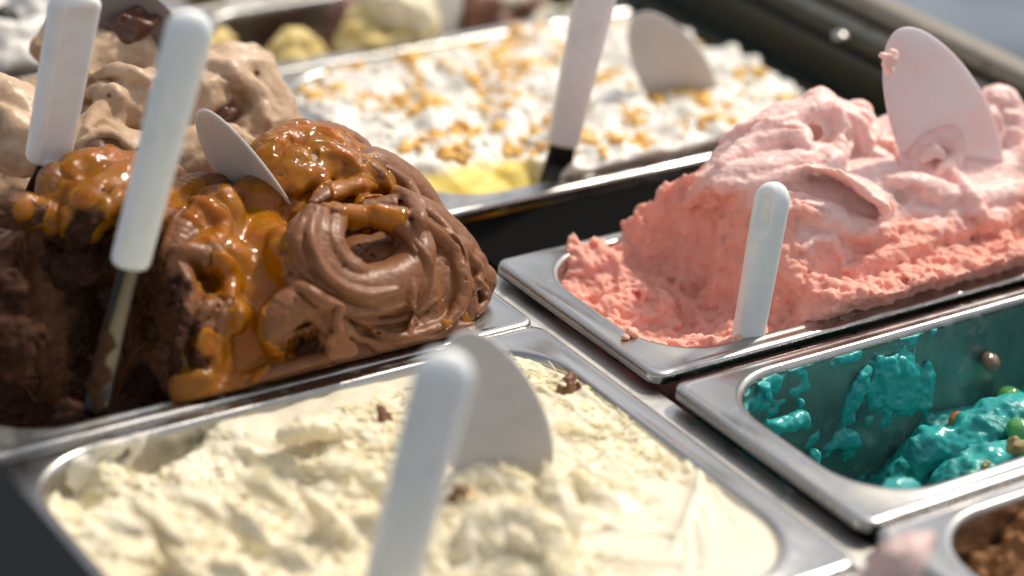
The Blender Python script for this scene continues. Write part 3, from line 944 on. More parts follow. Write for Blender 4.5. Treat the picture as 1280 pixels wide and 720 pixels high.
v.fold([(1048, 138), (1052, 168), (1044, 200), (1020, 215)], [.006, .008, .008, .005], .0012, .2)
v.fold([(1060, 142), (1074, 160), (1084, 186), (1104, 196)], [.005, .0065, .006, .004], .001, .3)
v.fold([(1076, 140), (1090, 158), (1092, 178)], [.005, .006, .004], .001, .4)
for i in range(6):
    v.fold([(1008 + i * 8, 208 + i * 1), (1052 + i * 6, 216 + i * 5), (1092 + i * 3, 236 + i * 5), (1122 - i * 5, 262 + i * 3)], [.0028, .0050, .0046, .002], .0004, .75, flat=.6, nrm=(.3, .5, .7))
v.fold([(1140, 205), (1158, 178), (1184, 172), (1192, 196), (1174, 212)], [.007, .009, .009, .008, .005], .0008, .3)
v.fold([(1152, 200), (1166, 188), (1180, 196)], [.004, .005, .003], .0006, .8)
v.fold([(1052, 338), (1085, 330), (1130, 308), (1180, 290), (1230, 276), (1290, 262)], [.005, .008, .009, .009, .009, .009], .0025, .15)
v.fold([(985, 262), (1030, 270), (1080, 290), (1120, 296)], [.007, .010, .009, .005], .002, .05)
v.fold([(1110, 225), (1150, 232), (1195, 250), (1250, 245), (1290, 235)], [.006, .009, .010, .009, .009], .002, .1)
v.fold([(1190, 215), (1215, 250), (1235, 290)], [.005, .007, .005], .0015, .1)
v.fold([(965, 300), (985, 330), (1002, 362)], [.006, .008, .006], .003, .0)
for pts, r, c_ in (([(872, 222), (910, 232), (960, 226), (1010, 206)], [.003, .005, .005, .002], .0016), ([(940, 162), (980, 150), (1010, 158)], [.003, .004, .003], .0012),
                   ([(960, 250), (1000, 246), (1040, 262)], [.003, .004, .002], .0012), ([(1140, 262), (1180, 268), (1230, 262)], [.003, .005, .003], .0014),
                   ([(1090, 286), (1130, 284), (1170, 274)], [.003, .004, .003], -.0012), ([(1000, 318), (1016, 300), (1040, 300), (1052, 322)], [.003, .004, .004, .003], .0012),
                   ([(1215, 130), (1236, 140), (1246, 165), (1236, 190)], [.003, .005, .005, .003], .0014), ([(1226, 150), (1238, 165), (1230, 182)], [.002, .003, .002], .001),
                   ([(1100, 176), (1120, 182), (1130, 205)], [.003, .004, .003], .0012), ([(900, 176), (930, 160), (960, 148)], [.003, .004, .003], .001)):
    v.fold(pts, r, .0018, .15, crease=c_)
v.tube([(x_, -.1535 - .001 * math.sin(x_ * 80), .0004 + .0015 * math.sin(x_ * 110)) for x_ in np.linspace(.13, .345, 12)], [.004, .006, .005, .006], .004)
for px, py in ((1016, 166), (1128, 246), (1142, 240), (1108, 272), (1066, 172)):
    v.lobe(v.hit(px, py), (.006, .006, .0045), .001, carve=True)
# spade cut near the handle
v.tube([A(880, 300, -.10), A(900, 340, -.11), A(930, 380, -.12)], [.020, .020, .014], .004, flat=.5, nrm=(1, .2, 0), carve=True)
n3 = v.fillnoise(.010, 63) * .0030 + v.fillnoise(.0045, 64) * .0020 + v.fillnoise(.0024, 65) * .0010


def pink_w(Xa, Ya, Za, nz=0):
    cut = sstep(.012, -.004, Xa - (.127 - .18 * (Ya + .05) * (Ya < -.05)) - Za * .22 + nz)
    cut = cut * sstep(.064, .046, Za + nz * 1.5)
    low = sstep(.030, .016, Za + nz * .7) * 1.0
    front = sstep(-.118, -.135, Ya - Za * .15 + nz)
    return np.clip(np.maximum(cut, np.maximum(front * sstep(.040, .028, Za + nz), low * sstep(.06, .10, -Ya))), 0, 1)


w = pink_w(X, Y, Z, n3 * 1.5)
v.d += (n3 * (w * F(.72) + F(.06))).astype(F)
inpan(v, P_PINK, slack=.003, spill=.8)


def pink_crumb(V): return pink_w(V[:, 0], V[:, 1], V[:, 2], fbm(V, .014, 3) * .008)


def pink_rough(V, c):
    st = pn(np.stack([V[:, 0] + V[:, 2] * 3, V[:, 1] * 3, V[:, 2] * 3 - V[:, 0]], 1), .008) * .0003 - np.abs(fbm(V, .009, 3, .55)) * .0009
    return c * (fbm(V, .007, 4, .62) * .0016) + (1 - c) * (fbm(V, .012, 3) * .0006 + st)


pink = v.mesh('pink_gelato', M_PINK, None, pink_crumb, pink_rough)
tag(pink, 'salmon pink gelato rising in a tall soft mound with a scooped left end', 'gelato')
print('pink', len(pink.data.vertices), time.time() - T0)
del v, n3, w

# bits of pink lying on the rim
for i, (px, py, zz, r, lab) in enumerate(((714, 303, 0, .003, 'tiny pink gelato crumb lying on the rim by the black gap'),
                                          (782, 421, 0, .0025, 'tiny pink gelato crumb on the left rim of its pan'))):
    d_ = np.array([(px - 640) / FPX, (360 - py) / FPX, 1.0]) @ CM
    t_ = (zz + r * .7 - CAMP[2]) / d_[2]; c = CAMP + t_ * d_
    vb = Vol(c - .006, c + .006, .0006)
    vb.lobe(c, (r, r * .9, r * .7)); vb.d += vb.fillnoise(.003, i) * .0009
    o = vb.mesh('gelato_crumb', M_PINK, None, lambda V: np.ones(len(V)), lambda V, c_: fbm(V, .002, 2) * .0003)
    tag(o, lab, 'gelato crumb', 'crumbs of gelato dropped on the pan rims')
c = C(940, 426, -.148)
vb = Vol(c - .022, c + .022, .0008)
vb.tube([C(916, 438, -.152), C(926, 432, -.153), C(944, 428, -.154), C(968, 425, -.155)], [.0035, .003, .0038, .0035], .001); vb.lobe(C(922, 432, -.15), (.005, .004, .0045), .001)
vb.d += vb.fillnoise(.004, 5) * .001
o = vb.mesh('gelato_smear', M_PINK, None, lambda V: .2 + 0 * V[:, 0], lambda V, c_: fbm(V, .003, 3) * .0004)
tag(o, 'small pink gelato smear on the pan rim at the foot of the short handle', 'gelato smear')

# ------------------------------------------------------------------ white
def white_extra(nt, L, v_, col, a):
    n = noise(nt, 130, 5, .65, 1.2, v_)
    r = ramp(nt, n.outputs[0], [(.47, (0, 0, 0)), (.62, (1, 1, 1))])
    mx = N(nt, 'ShaderNodeMix', data_type='RGBA'); 
    mu = N(nt, 'ShaderNodeMath', operation='MULTIPLY'); L.new(r.outputs[0], mu.inputs[0])
    mp = N(nt, 'ShaderNodeMapRange'); L.new(a.outputs['Fac'], mp.inputs[0]); mp.inputs[3].default_value = .0; mp.inputs[4].default_value = .75
    L.new(mp.outputs[0], mu.inputs[1])
    L.new(mu.outputs[0], mx.inputs[0]); L.new(col, mx.inputs[6]); mx.inputs[7].default_value = (.84, .70, .38, 1)
    return mx.outputs[2]


M_WHITE = gelato('cream_gelato', (.81, .745, .585), (.80, .73, .54), .5, (1, .85, .6), .006, .45, .36, .6, .8, .06, white_extra)
v = Vol((-.362, -.366, -.075), (-.006, -.072, .030), .0013)
X, Y, Z = v.grids(); X2, Y2 = v.x[:, None], v.y[None, :]
dip = sstep(-.145, -.235, X2 + .25 * (Y2 + .2) + .012 * f2(X2, Y2, .04, 2, .5, 70))
hh = -.0045 + .0022 * f2(X2, Y2, .035, 3, .5, 71) * sstep(-.03, -.07, X2) * sstep(-.34, -.31, Y2) - .0005
hh = hh - .013 * dip + .002 * dip * f2(X2, Y2, .022, 3, .6, 72)
hh = hh - .026 * (np.exp(-((X2 + .262) / .022) ** 2) + .8 * np.exp(-((X2 + .315) / .012) ** 2)) * sstep(-.112, -.096, Y2 - .25 * (X2 + .262)) + .012 * dip * sstep(-.13, -.095, Y2)
hh = hh + .005 * np.exp(-((X2 + .155) / .05) ** 2 - ((Y2 + .255) / .035) ** 2) + .004 * np.exp(-((X2 + .09) / .05) ** 2 - ((Y2 + .19) / .05) ** 2)
v.d = ((Z - hh[:, :, None]) * F(.8)).astype(F)
v.fold([(560, 570), (600, 552), (645, 566), (690, 600)], [.006, .010, .010, .006], .003, .2)
v.fold([(560, 618), (600, 600), (640, 612), (680, 640)], [.007, .010, .010, .006], .003, .2)
v.fold([(580, 690), (610, 655), (655, 652), (690, 678), (690, 710)], [.007, .011, .012, .010, .006], .002, .3)
v.fold([(610, 690), (640, 672), (672, 688)], [.004, .006, .004], .002, .5)
v.tube([C(690, 590, -.24), C(700, 630, -.26), C(715, 668, -.275)], [.007, .009, .008], .002, rid=5, ramp_=.001)
v.tube([C(720, 600, -.24), C(770, 640, -.26), C(830, 655, -.275)], [.009, .010, .006], .004)
v.tube([C(860, 575, -.245), C(868, 610, -.262), C(852, 660, -.285), C(830, 690, -.30)], [.003, .0045, .0045, .003], .003)
v.tube([C(892, 586, -.235), C(915, 590, -.24), C(922, 598, -.245)], [.006, .0055, .003], .003)
v.tube([C(880, 600, -.25), C(920, 640, -.28), C(950, 680, -.31)], [.006, .004, .003], .005)
v.tube([C(355, 545, -.13), C(385, 535, -.13), C(430, 545, -.135)], [.006, .007, .006], .003)
for i, (px, py) in enumerate(((250, 620), (300, 650), (350, 690), (200, 650), (230, 700), (150, 640), (410, 640), (470, 600), (330, 600), (270, 560), (420, 560))):
    v.tube([C(px - 30, py - 22, -.19), C(px, py + 6, -.20), C(px + 32, py + 30, -.215)], [.004, .006, .004], .010, rid=3, ramp_=.0006, seed=i)
v.fold([(872, 566), (874, 600), (862, 640), (842, 684)], [.002, .0032, .0032, .002], .002, .4, crease=.001)
v.fold([(884, 580), (908, 582), (926, 596)], [.003, .004, .003], .0015, .6)
for i, pts in enumerate(([(890, 600), (912, 640), (950, 690)], [(905, 590), (955, 632), (1000, 668)], [(872, 600), (884, 650), (892, 706)], [(870, 640), (880, 680), (885, 715)], [(860, 650), (862, 690), (856, 716)],
                         [(640, 470), (700, 500), (760, 545)], [(670, 455), (730, 490), (800, 545)], [(700, 560), (760, 600), (830, 625)], [(720, 640), (780, 660), (850, 668)], [(730, 690), (800, 700), (880, 705)])):
    v.fold(pts, [.001, .0018, .001], .003, -.2)
    v.tube([v.hit(a + 5, b - 4, .0) for a, b in pts], [.0004, .0007, .0004], .0015, carve=True, taper=(.3, .3))
v.fold([(350, 548), (390, 536), (440, 540), (500, 530)], [.003, .005, .005, .003], .003, .1, crease=.001)
v.fold([(300, 560), (350, 580), (420, 590), (470, 585)], [.003, .005, .005, .003], .004, .1)
v.d += (F(.0003) * np.sin((X * 1.0 + Y * .55) * 420 + v.fillnoise(.03, 70) * 3) * sstep(-.12, -.24, X) * sstep(-.13, -.18, Y)).astype(F)
n3 = v.fillnoise(.010, 73) * .0022 + v.fillnoise(.0045, 74) * .0018 + v.fillnoise(.0026, 75) * .0011


def white_w(Xa, Ya):
    sm = np.maximum(sstep(-.035, -.024, Xa + .03 * np.sin(Ya * 40) * 0), sstep(-.335, -.345, Ya)) 
    sm2 = sstep(-.125, -.108, Ya - .1 * (Xa + .2)) * sstep(-.24, -.21, Xa)
    sm3 = sstep(.092, .040, np.sqrt((Xa + .062) ** 2 + (Ya + .318) ** 2) + .014 * np.sin(Xa * 90 + Ya * 60))
    return np.clip(1 - np.maximum(np.maximum(sm, sm2), sm3), 0, 1)


w = white_w(X, Y) * (F(.24) + F(.40) * sstep(-.12, -.2, X))
v.d += (n3 * w).astype(F)
inpan(v, P_WHITE, spill=.2)


def white_crumb(V):
    n = fbm(V, .02, 3)
    return np.clip(white_w(V[:, 0] + n * .012, V[:, 1] + n * .012) * (.62 + .55 * n), 0, 1)


white = v.mesh('cream_gelato', M_WHITE, None, white_crumb, lambda V, c_: c_ * fbm(V, .004, 3, .6) * .0012 + fbm(V, .02, 2) * .0006)
tag(white, 'cream white gelato sprinkled with pale flakes, rough and hollowed at left', 'gelato')
WHITE_H = v
print('white', len(white.data.vertices), time.time() - T0)


def surf_z(vol, x, y):
    i = int(np.clip((x - vol.lo[0]) / vol.h, 0, vol.n[0] - 1)); j = int(np.clip((y - vol.lo[1]) / vol.h, 0, vol.n[1] - 1))
    col = vol.d[i, j]
    k = np.nonzero(col < 0)[0]
    return float(vol.z[k[-1]]) if len(k) else None


# pale shavings
M_FLAKE = plain('white_chocolate_flake', (.93, .82, .55), .45, 0, .4, (1, .8, .4), .002)
rr_ = random.Random(8)
V_, F_ = [], []
tries = 0
while tries < 3600:
    tries += 1
    x = rr_.uniform(-.30, -.03); y = rr_.uniform(-.35, -.10)
    if rr_.random() > float(white_w(np.array([x]), np.array([y]))[0]) * (.15 + .85 * (math.sin(x * 55 + y * 31) * math.sin(y * 70 - x * 20) > -.15)): continue
    if x < -.2 and rr_.random() < .7: continue
    z = surf_z(WHITE_H, x, y)
    if z is None: continue
    L_ = rr_.uniform(.003, .011); wd = rr_.uniform(.0004, .0009); th = rr_.uniform(.0003, .0006)
    a = rr_.gauss(2.2, .6); el = rr_.uniform(-.15, .5); cu = rr_.uniform(-.5, .5)
    b0 = len(V_); K = 4
    for k in range(K + 1):
        t = k / K - .5; aa = a + cu * t * 2
        cx = x + math.cos(aa) * t * L_; cy = y + math.sin(aa) * t * L_; cz = z + .0006 + (t + .4) * L_ * math.sin(el) + .0006 * math.cos(t * 3)
        nx, ny = -math.sin(aa), math.cos(aa)
        ww = wd * (1 - (2 * t) ** 2 * .6)
        V_ += [(cx + nx * ww, cy + ny * ww, cz), (cx, cy, cz + th), (cx - nx * ww, cy - ny * ww, cz), (cx, cy, cz - th)]
        if k:
            p_ = b0 + (k - 1) * 4
            for q in range(4): F_.append((p_ + q, p_ + (q + 1) % 4, p_ + 4 + (q + 1) % 4, p_ + 4 + q))
    F_.append((b0, b0 + 1, b0 + 2, b0 + 3)); e = b0 + K * 4; F_.append((e + 3, e + 2, e + 1, e))
fl = mesh_from('chocolate_flakes', V_, np.array(F_), M_FLAKE)
tag(fl, 'pale yellow white chocolate shavings scattered over the cream gelato', 'flakes', kind='stuff')

# nut pieces
M_NUT = plain('toasted_nut', (.22, .10, .045), .5, 0, .2, (1, .5, .3), .002, bs=.5, bscale=500)
M_NUTP = plain('nut_flesh', (.78, .55, .26), .5, 0, .2, (1, .6, .3), .002, bs=.4, bscale=500)
for px, py, y, r, lab in ((714, 486, -.135, .0060, 'toasted nut piece standing up from the cream gelato near the divider bar'),
                          (574, 618, -.24, .0050, 'dark nut piece beside the front white handle, half sunk in cream'),
                          (482, 524, -.125, .0048, 'small dark nut sliver in cream behind the front handle')):
    c = WHITE_H.hit(px, py, r * .5)
    t = empty('nut_piece', c); tag(t, lab, 'nut', 'nut pieces in the cream gelato')
    for nm, mm, off, sc in (('kernel', M_NUT, (0, 0, 0), (1, .7, 1.1)), ('nut_chip', M_NUTP, (r * .8, -r * .3, -r * .4), (.9, .6, .5))):
        vb = Vol((-.013, -.013, -.013), (.013, .013, .013), .0007)
        vb.lobe(off, tuple(r * q for q in sc)); vb.d += vb.fillnoise(.005, int(px)) * .0030 + vb.fillnoise(.0022, int(py)) * .0014
        vb.mesh(nm, mm, t, lambda V: 0 * V[:, 0], lambda V, c_: fbm(V, .002, 2) * .0003)

print('flakes', time.time() - T0)

# smears of cream on the far wall of the white pan
M_SMEAR = plain('cream_smear', (.78, .75, .66), .4, 0, .4, (1, .9, .7), .002, bs=.3, bscale=300)
yw = P_WHITE['cy'] + P_WHITE['hy']
vb = Vol((-.33, -.13, -.045), (-.17, yw - .0005, .002), .001)
for pts, r in (([(40, 585), (60, 575), (80, 590), (95, 612)], .006), ([(60, 600), (100, 578), (112, 600), (100, 622)], .006), ([(90, 600), (120, 590), (150, 560), (175, 545)], .0025),
               ([(130, 610), (150, 585), (172, 560), (180, 548)], .0028), ([(98, 610), (118, 570), (130, 560)], .003), ([(30, 610), (60, 620), (90, 640)], .007), ([(120, 560), (160, 552), (200, 540)], .0018)):
    vb.tube([C(a, b, yw - .004) for a, b in pts], r, .003, flat=.6, nrm=(0, 1, 0))
vb.d += vb.fillnoise(.006, 8) * .0012
X, Y, Z = vb.grids()
vb.d = np.maximum(vb.d, rrect(X, Y, P_WHITE['cx'], P_WHITE['cy'], P_WHITE['hx'] - .002, P_WHITE['hy'] - .002, P_WHITE['r'])).astype(F)
o = vb.mesh('cream_smear', M_SMEAR, None, lambda V: 0 * V[:, 0], lambda V, c_: fbm(V, .004, 2) * .0004)
tag(o, 'stringy cream smears clinging to the far wall of the white gelato pan', 'smear')

# ------------------------------------------------------------------ teal
M_TEAL = gelato('turquoise_gelato', (.035, .42, .40), (.02, .33, .31), .4, (.3, .9, 1), .005, .5, .22, .45)
v = Vol((.02, -.345, -.12), (.36, -.180, .03), .0014)
X, Y, Z = v.grids(); X2, Y2 = v.x[:, None], v.y[None, :]
hh = -.110 + .048 * sstep(.115, .19, X2 - .1 * (Y2 + .26)) + .008 * f2(X2, Y2, .03, 3, .5, 80)
v.d = ((Z - hh[:, :, None]) * F(.75)).astype(F)
v.tube([C(1195, 590, -.25), C(1228, 548, -.245), C(1285, 530, -.25), C(1340, 545, -.26)], [.014, .018, .018, .016], .002, rid=3, ramp_=.001)
v.tube([C(1150, 590, -.24), C(1160, 560, -.235), C(1190, 570, -.24), C(1210, 600, -.26)], [.008, .012, .014, .012], .003, rid=2, ramp_=.001)
v.tube([C(1180, 620, -.28), C(1230, 600, -.28), C(1290, 590, -.28)], [.016, .020, .02], .003)
v.lobe(C(1278, 585, -.30), (.012, .010, .010), .002)
v.tube([C(1095, 640, -.30), C(1115, 622, -.30), C(1150, 618, -.30)], [.008, .009, .008], .003)
v.d += v.fillnoise(.008, 83) * .0022 + v.fillnoise(.0035, 84) * .0012
inpan(v, P_TEAL)
o = v.mesh('turquoise_gelato', M_TEAL, None, lambda V: sstep(-.2, .5, fbm(V, .02, 2)), lambda V, c_: fbm(V, .006, 3) * .0009 * (c_ + .3))
tag(o, 'remains of turquoise gelato heaped at the right end of a nearly empty pan', 'gelato')
TEAL = v
# smears on the walls
yt = P_TEAL['cy'] + P_TEAL['hy']
vb = Vol((.022, -.27, -.10), (.20, yt + .001, .0), .001)
W = lambda px, py: C(px, py, yt - .0045)
for pts, r in (([(1098, 468), (1100, 440)], [.003, .0015]), ([(1136, 452), (1130, 432)], [.004, .0015]), ([(1158, 462), (1162, 445)], [.003, .0015]), ([(1112, 508), (1106, 535), (1100, 548)], [.004, .003, .0015]), ([(1088, 508), (1080, 540)], [.003, .0012]), ([(1118, 492), (1128, 488)], [.006, .006]), ([(1085, 462), (1072, 485), (1062, 510), (1060, 530)], [.006, .007, .006, .003]), ([(1095, 470), (1088, 500), (1098, 508)], [.005, .004]), ([(1120, 445), (1110, 470), (1108, 500), (1122, 505)], [.006, .009, .008, .005]),
               ([(1122, 445), (1136, 470), (1140, 500)], [.005, .008, .006]), ([(1160, 460), (1158, 490), (1140, 502), (1110, 505)], [.006, .009, .008, .006]), ([(1165, 500), (1158, 530), (1150, 560), (1140, 600)], [.004, .007, .008, .010]),
               ([(1150, 545), (1140, 580), (1128, 620)], [.006, .009, .012]), ([(1040, 550), (1060, 545), (1050, 570)], [.006, .005, .003]), ([(1035, 560), (1028, 585)], [.004, .002])):
    vb.tube([W(a, b) for a, b in pts], r, .0012, flat=.5, nrm=(0, 1, 0), rid=3, ramp_=.0006)
XW = P_TEAL['cx'] - P_TEAL['hx'] + .006
for pts, r, y in (([(962, 528), (985, 530), (1000, 525), (1005, 535)], [.004, .004, .005, .003], -.215), ([(968, 535), (972, 555)], [.003, .0015], -.215), ([(962, 465), (955, 480), (962, 500)], [.003, .003, .002], -.2),
                  ([(940, 482), (935, 500)], [.003, .0015], -.215), ([(1020, 565), (1010, 590)], [.004, .002], -.205), ([(1040, 555), (1065, 548), (1055, 575)], [.005, .006, .003], -.198), ([(1000, 500), (1000, 510)], [.0015, .001], -.2)):
    vb.tube([C(a, b, y) for a, b in pts], r, .001)
X, Y, Z = vb.grids()
rrw = rrect(X, Y, P_TEAL['cx'], P_TEAL['cy'], P_TEAL['hx'] - .0030, P_TEAL['hy'] - .0030, P_TEAL['r'] - .001) - np.minimum(Z, 0) * F(.02)
vb.d += vb.fillnoise(.005, 85) * .0015 + vb.fillnoise(.0025, 86) * .0009
# thin blotches
bl_ = vb.fillnoise(.012, 87) * .6 + vb.fillnoise(.005, 88) * .4 
film = (-rrw - F(.0006)) - np.clip((bl_ - .22) * .005, -.002, .0016) - F(0)
vb.d = np.minimum(vb.d, film * 1.0)
# thicken the tubes onto the wall and clip at the metal
vb.d = np.maximum(vb.d, rrw - F(.0012)).astype(F)
o = vb.mesh('turquoise_smear', M_TEAL, None, lambda V: 0 * V[:, 0], lambda V, c_: fbm(V, .004, 2) * .0003)
tag(o, 'turquoise gelato smears dried on the inner wall of the nearly empty pan', 'smear')
# wet film over the basin wall
M_FILM, nt, ns, L, P = mat('turquoise_film')
vv = objco(nt, (1, 1, .35))
n_ = noise(nt, 38, 6, .65, 1.5, vv)
cc = ramp(nt, n_.outputs[0], [(.3, (.15, .25, .23)), (.5, (.12, .27, .25)), (.62, (.13, .28, .22)), (.75, (.05, .38, .37))])
L.new(cc.outputs[0], P.inputs['Base Color'])
P.inputs['Roughness'].default_value = .22
rf = ramp(nt, n_.outputs[0], [(.3, .20), (.6, .62)])
L.new(rf.outputs[0], P.inputs['Alpha'])
b = bump(nt, n_.outputs[0], .4, .002); L.new(b.outputs[0], P.inputs['Normal'])
rs = []
for (ins, dz) in ((.0023, -.0035), (.0027, -.006), (.0045, -.03), (.006, -.07), (.0071, -.106), (.009, -.114), (.0135, -.1178), (.0205, -.119)):
    rs.append(ring(P_TEAL['cx'], P_TEAL['cy'], P_TEAL['hx'] - ins, P_TEAL['hy'] - ins, P_TEAL['r'] - ins * .3, P_TEAL['z'] + dz))
V1, F1 = loft(rs, True)
o = mesh_from('turquoise_film', V1, F1, M_FILM)
tag(o, 'thin wet turquoise film coating the inside of the nearly empty pan', 'film')

# candies
def candy(px, py, y, r, col, lab, sq=.8):
    c = C(px, py, y)
    m_ = bpy.data.materials.get('candy_' + col) or plain('candy_' + col, {'green': (.09, .34, .09), 'orange': (.60, .22, .05), 'yellow': (.85, .55, .03), 'red': (.24, .14, .08)}[col], .25, coat=.5)
    bm = bmesh.new(); bmesh.ops.create_uvsphere(bm, u_segments=24, v_segments=14, radius=r)
    for q in bm.verts:
        q.co.z *= sq
        q.co *= 1 + .05 * math.sin(q.co.x * 900 + px) * math.cos(q.co.y * 700)
    me = bpy.data.meshes.new('candy'); bm.to_mesh(me); bm.free(); me.shade_smooth()
    o = link('candy', me, m_); o.location = c; o.rotation_euler = (.5, .3, px)
    tag(o, lab, 'candy', 'round sugar candies in the turquoise gelato')


candy(1276, 540, -.268, .0095, 'green', 'bright green round candy on the turquoise heap at the right edge')
candy(1214, 536, -.238, .0075, 'yellow', 'yellow candy wedged beside the turquoise curl', .7)
candy(1198, 526, -.215, .0065, 'orange', 'orange candy behind the yellow one in the turquoise pan')
candy(1238, 452, -.202, .0065, 'red', 'reddish candy stuck high on the far wall of the turquoise pan')
candy(1262, 500, -.21, .009, 'green', 'dark green candy on the far wall below the reddish one')
candy(1140, 622, -.298, .0075, 'green', 'small green candy lying low in the turquoise pan near the near rim')
# wafer bits
M_WAF = plain('wafer', (.42, .33, .14), .7, bs=.6, bscale=400)
for i, (px, py, y, lab) in enumerate(((1212, 610, -.285, 'long brownish wafer shard pressed into the turquoise gelato'), (1272, 558, -.30, 'speckled biscuit bit at the right edge of the turquoise pan'))):
    vb = Vol((-.014, -.014, -.02), (.014, .014, .02), .001)
    vb.lobe((0, 0, 0), (.006, .003, .015) if i == 0 else (.007, .006, .005)); vb.d += vb.fillnoise(.004, 90 + i) * .002
    o = vb.mesh('wafer_piece', M_WAF, None, lambda V: 0 * V[:, 0], lambda V, c_: fbm(V, .003, 2) * .0005)
    o.location = C(px, py, y); o.rotation_euler = (.3, .5, .2)
    tag(o, lab, 'wafer')
print('teal', time.time() - T0)

# ------------------------------------------------------------------ brown, bottom right
M_BROWN = gelato('brown_gelato', (.40, .19, .075), (.33, .15, .055), .25, (1, .5, .3), .003, .4, .5, .75)
v = Vol((.012, -.52, -.07), (.20, -.345, .03), .0018)
X, Y, Z = v.grids(); X2, Y2 = v.x[:, None], v.y[None, :]
hh = -.040 + .034 * sstep(.03, .11, X2) + .012 * f2(X2, Y2, .02, 3, .6, 95)
v.d = ((Z - hh[:, :, None]) * F(.7)).astype(F) + v.fillnoise(.009, 96) * F(.003) + v.fillnoise(.004, 97) * F(.002)
inpan(v, P_BROWN)
o = v.mesh('brown_gelato', M_BROWN, None, lambda V: 1 + 0 * V[:, 0], lambda V, c_: fbm(V, .006, 3, .6) * .0015)
tag(o, 'crumbly caramel brown gelato in the bottom right corner pan', 'gelato')

# pale pink peak in the pan at the lower edge
M_ROSE = gelato('pale_rose_gelato', (.66, .48, .44), (.60, .40, .36), .4, (1, .6, .5), .005)
v = Vol((-.17, -.46, -.04), (-.012, -.372, .09), .002)
X, Y, Z = v.grids(); X2, Y2 = v.x[:, None], v.y[None, :]
hh = -.010 + .006 * f2(X2, Y2, .03, 2, .5, 99)
v.d = np.broadcast_to(((Z - hh[:, :, None]) * F(.8)), v.d.shape).astype(F).copy()
pk = C(1125, 700, -.425); 
v.tube([pk + [-.03, .0, -.05], pk + [-.012, 0, -.03], pk + [0, 0, -.002], pk + [.018, .003, .004]], [.030, .018, .011, .006], .008, rid=2, ramp_=.001)
inpan(v, P_LAST, spill=1)
o = v.mesh('pale_rose_gelato', M_ROSE, None, lambda V: 0 * V[:, 0], lambda V, c_: fbm(V, .01, 3) * .003)
tag(o, 'blurred pale rose gelato peak cut by the lower edge of the photo', 'gelato')

# ------------------------------------------------------------------ yellow / white with crumbs
M_CUST = gelato('vanilla_gelato', (.86, .83, .76), (.88, .68, .13), .45, (1, .8, .4), .006, .45, .4, .5)
v = Vol((.012, .072, -.05), (.362, .322, .05), .0018)
X, Y, Z = v.grids(); X2, Y2 = v.x[:, None], v.y[None, :]
fr_ = sstep(.086, .128, Y2 + .0 * X2 + .006 * f2(X2, Y2, .03, 2, .5, 101) + .05 * sstep(.105, .13, X2))
hh = -.014 + .020 * fr_ + .004 * fr_ * sstep(.1, .2, X2) - .006 * sstep(.2, .3, Y2) + fr_ * .006 * f2(X2, Y2, .026, 3, .55, 102)
v.d = ((Z - hh[:, :, None]) * F(.75)).astype(F) + v.fillnoise(.010, 103) * F(.0012)
inpan(v, P_YEL)


def cust(V):
    n = fbm(V, .03, 2) * .006
    return sstep(.130, .116, V[:, 1] + n + .05 * sstep(.105, .13, V[:, 0])) * sstep(.014, .026, V[:, 0]) * sstep(.122, .104, V[:, 0]) * sstep(.012, .002, V[:, 2] + n * .6)


o = v.mesh('vanilla_gelato', M_CUST, None, cust, lambda V, c_: (1 - c_) * fbm(V, .012, 3) * .0012)
tag(o, 'white gelato with a yellow custard front under golden crumbs', 'gelato')
YEL = v
M_CR = plain('golden_crumb', (.92, .54, .13), .6, 0, .3, (1, .6, .2), .003)
M_CRW = plain('pale_crumb', (.90, .86, .74), .6, 0, .3, (1, .8, .5), .003)


def crumbs(name, lab, vol, mt, n, xr, yr, rr0, rr1, seed, cond=None):
    r_ = random.Random(seed); V_, F_ = [], []
    bm = bmesh.new(); bmesh.ops.create_icosphere(bm, subdivisions=1, radius=1)
    bv = [q.co.copy() for q in bm.verts]; bf = [[q.index for q in f.verts] for f in bm.faces]; bm.free()
    c = 0
    while c < n:
        x, y = r_.uniform(*xr), r_.uniform(*yr); c += 1
        if cond and not cond(x, y, r_): continue
        z = surf_z(vol, x, y)
        if z is None: continue
        s_ = r_.uniform(rr0, rr1); M_ = Matrix.Rotation(r_.uniform(0, 6), 3, 'Z') @ Matrix.Rotation(r_.uniform(-.6, .6), 3, 'X')
        b0 = len(V_); sx, sy, sz = s_ * r_.uniform(.8, 1.7), s_ * r_.uniform(.6, 1), s_ * r_.uniform(.35, .7)
        for q in bv:
            k = r_.uniform(.75, 1.2)
            w_ = M_ @ Vector((q.x * sx * k, q.y * sy * k, q.z * sz * k)); V_.append((x + w_.x, y + w_.y, z + w_.z + sz * .3))
        F_ += [tuple(b0 + i for i in f) for f in bf]
    o = mesh_from(name, V_, np.array(F_), mt, smooth=False)
    tag(o, lab, name.split('_')[-1], kind='stuff')


def yc(x, y, r_):
    if x < .035 + .1 * max(0, .14 - y): return False
    if y < .126 and x < .125: return False
    return f2(np.array([[x]]), np.array([[y]]), .02, 2, .5, 110)[0, 0] > .05


crumbs('golden_crumbs', 'golden orange crumbs strewn thickly over the white gelato', YEL, M_CR, 1500, (.03, .345), (.085, .315), .0024, .0062, 5, yc)
crumbs('golden_crumbs', 'fine toasted golden dust between the larger crumbs on white gelato', YEL, M_CR, 5200, (.03, .345), (.085, .315), .0007, .0019, 15, lambda x, y, r_: x > .035 and (y > .126 or x > .125) and f2(np.array([[x]]), np.array([[y]]), .02, 2, .5, 110)[0, 0] > -.12)
crumbs('pale_crumbs', 'pale cream crumbs mixed among the golden crumbs on white gelato', YEL, M_CRW, 420, (.03, .345), (.09, .315), .0025, .005, 6, lambda x, y, r_: x > .04 and (y > .126 or x > .13))
print('yellow', time.time() - T0)

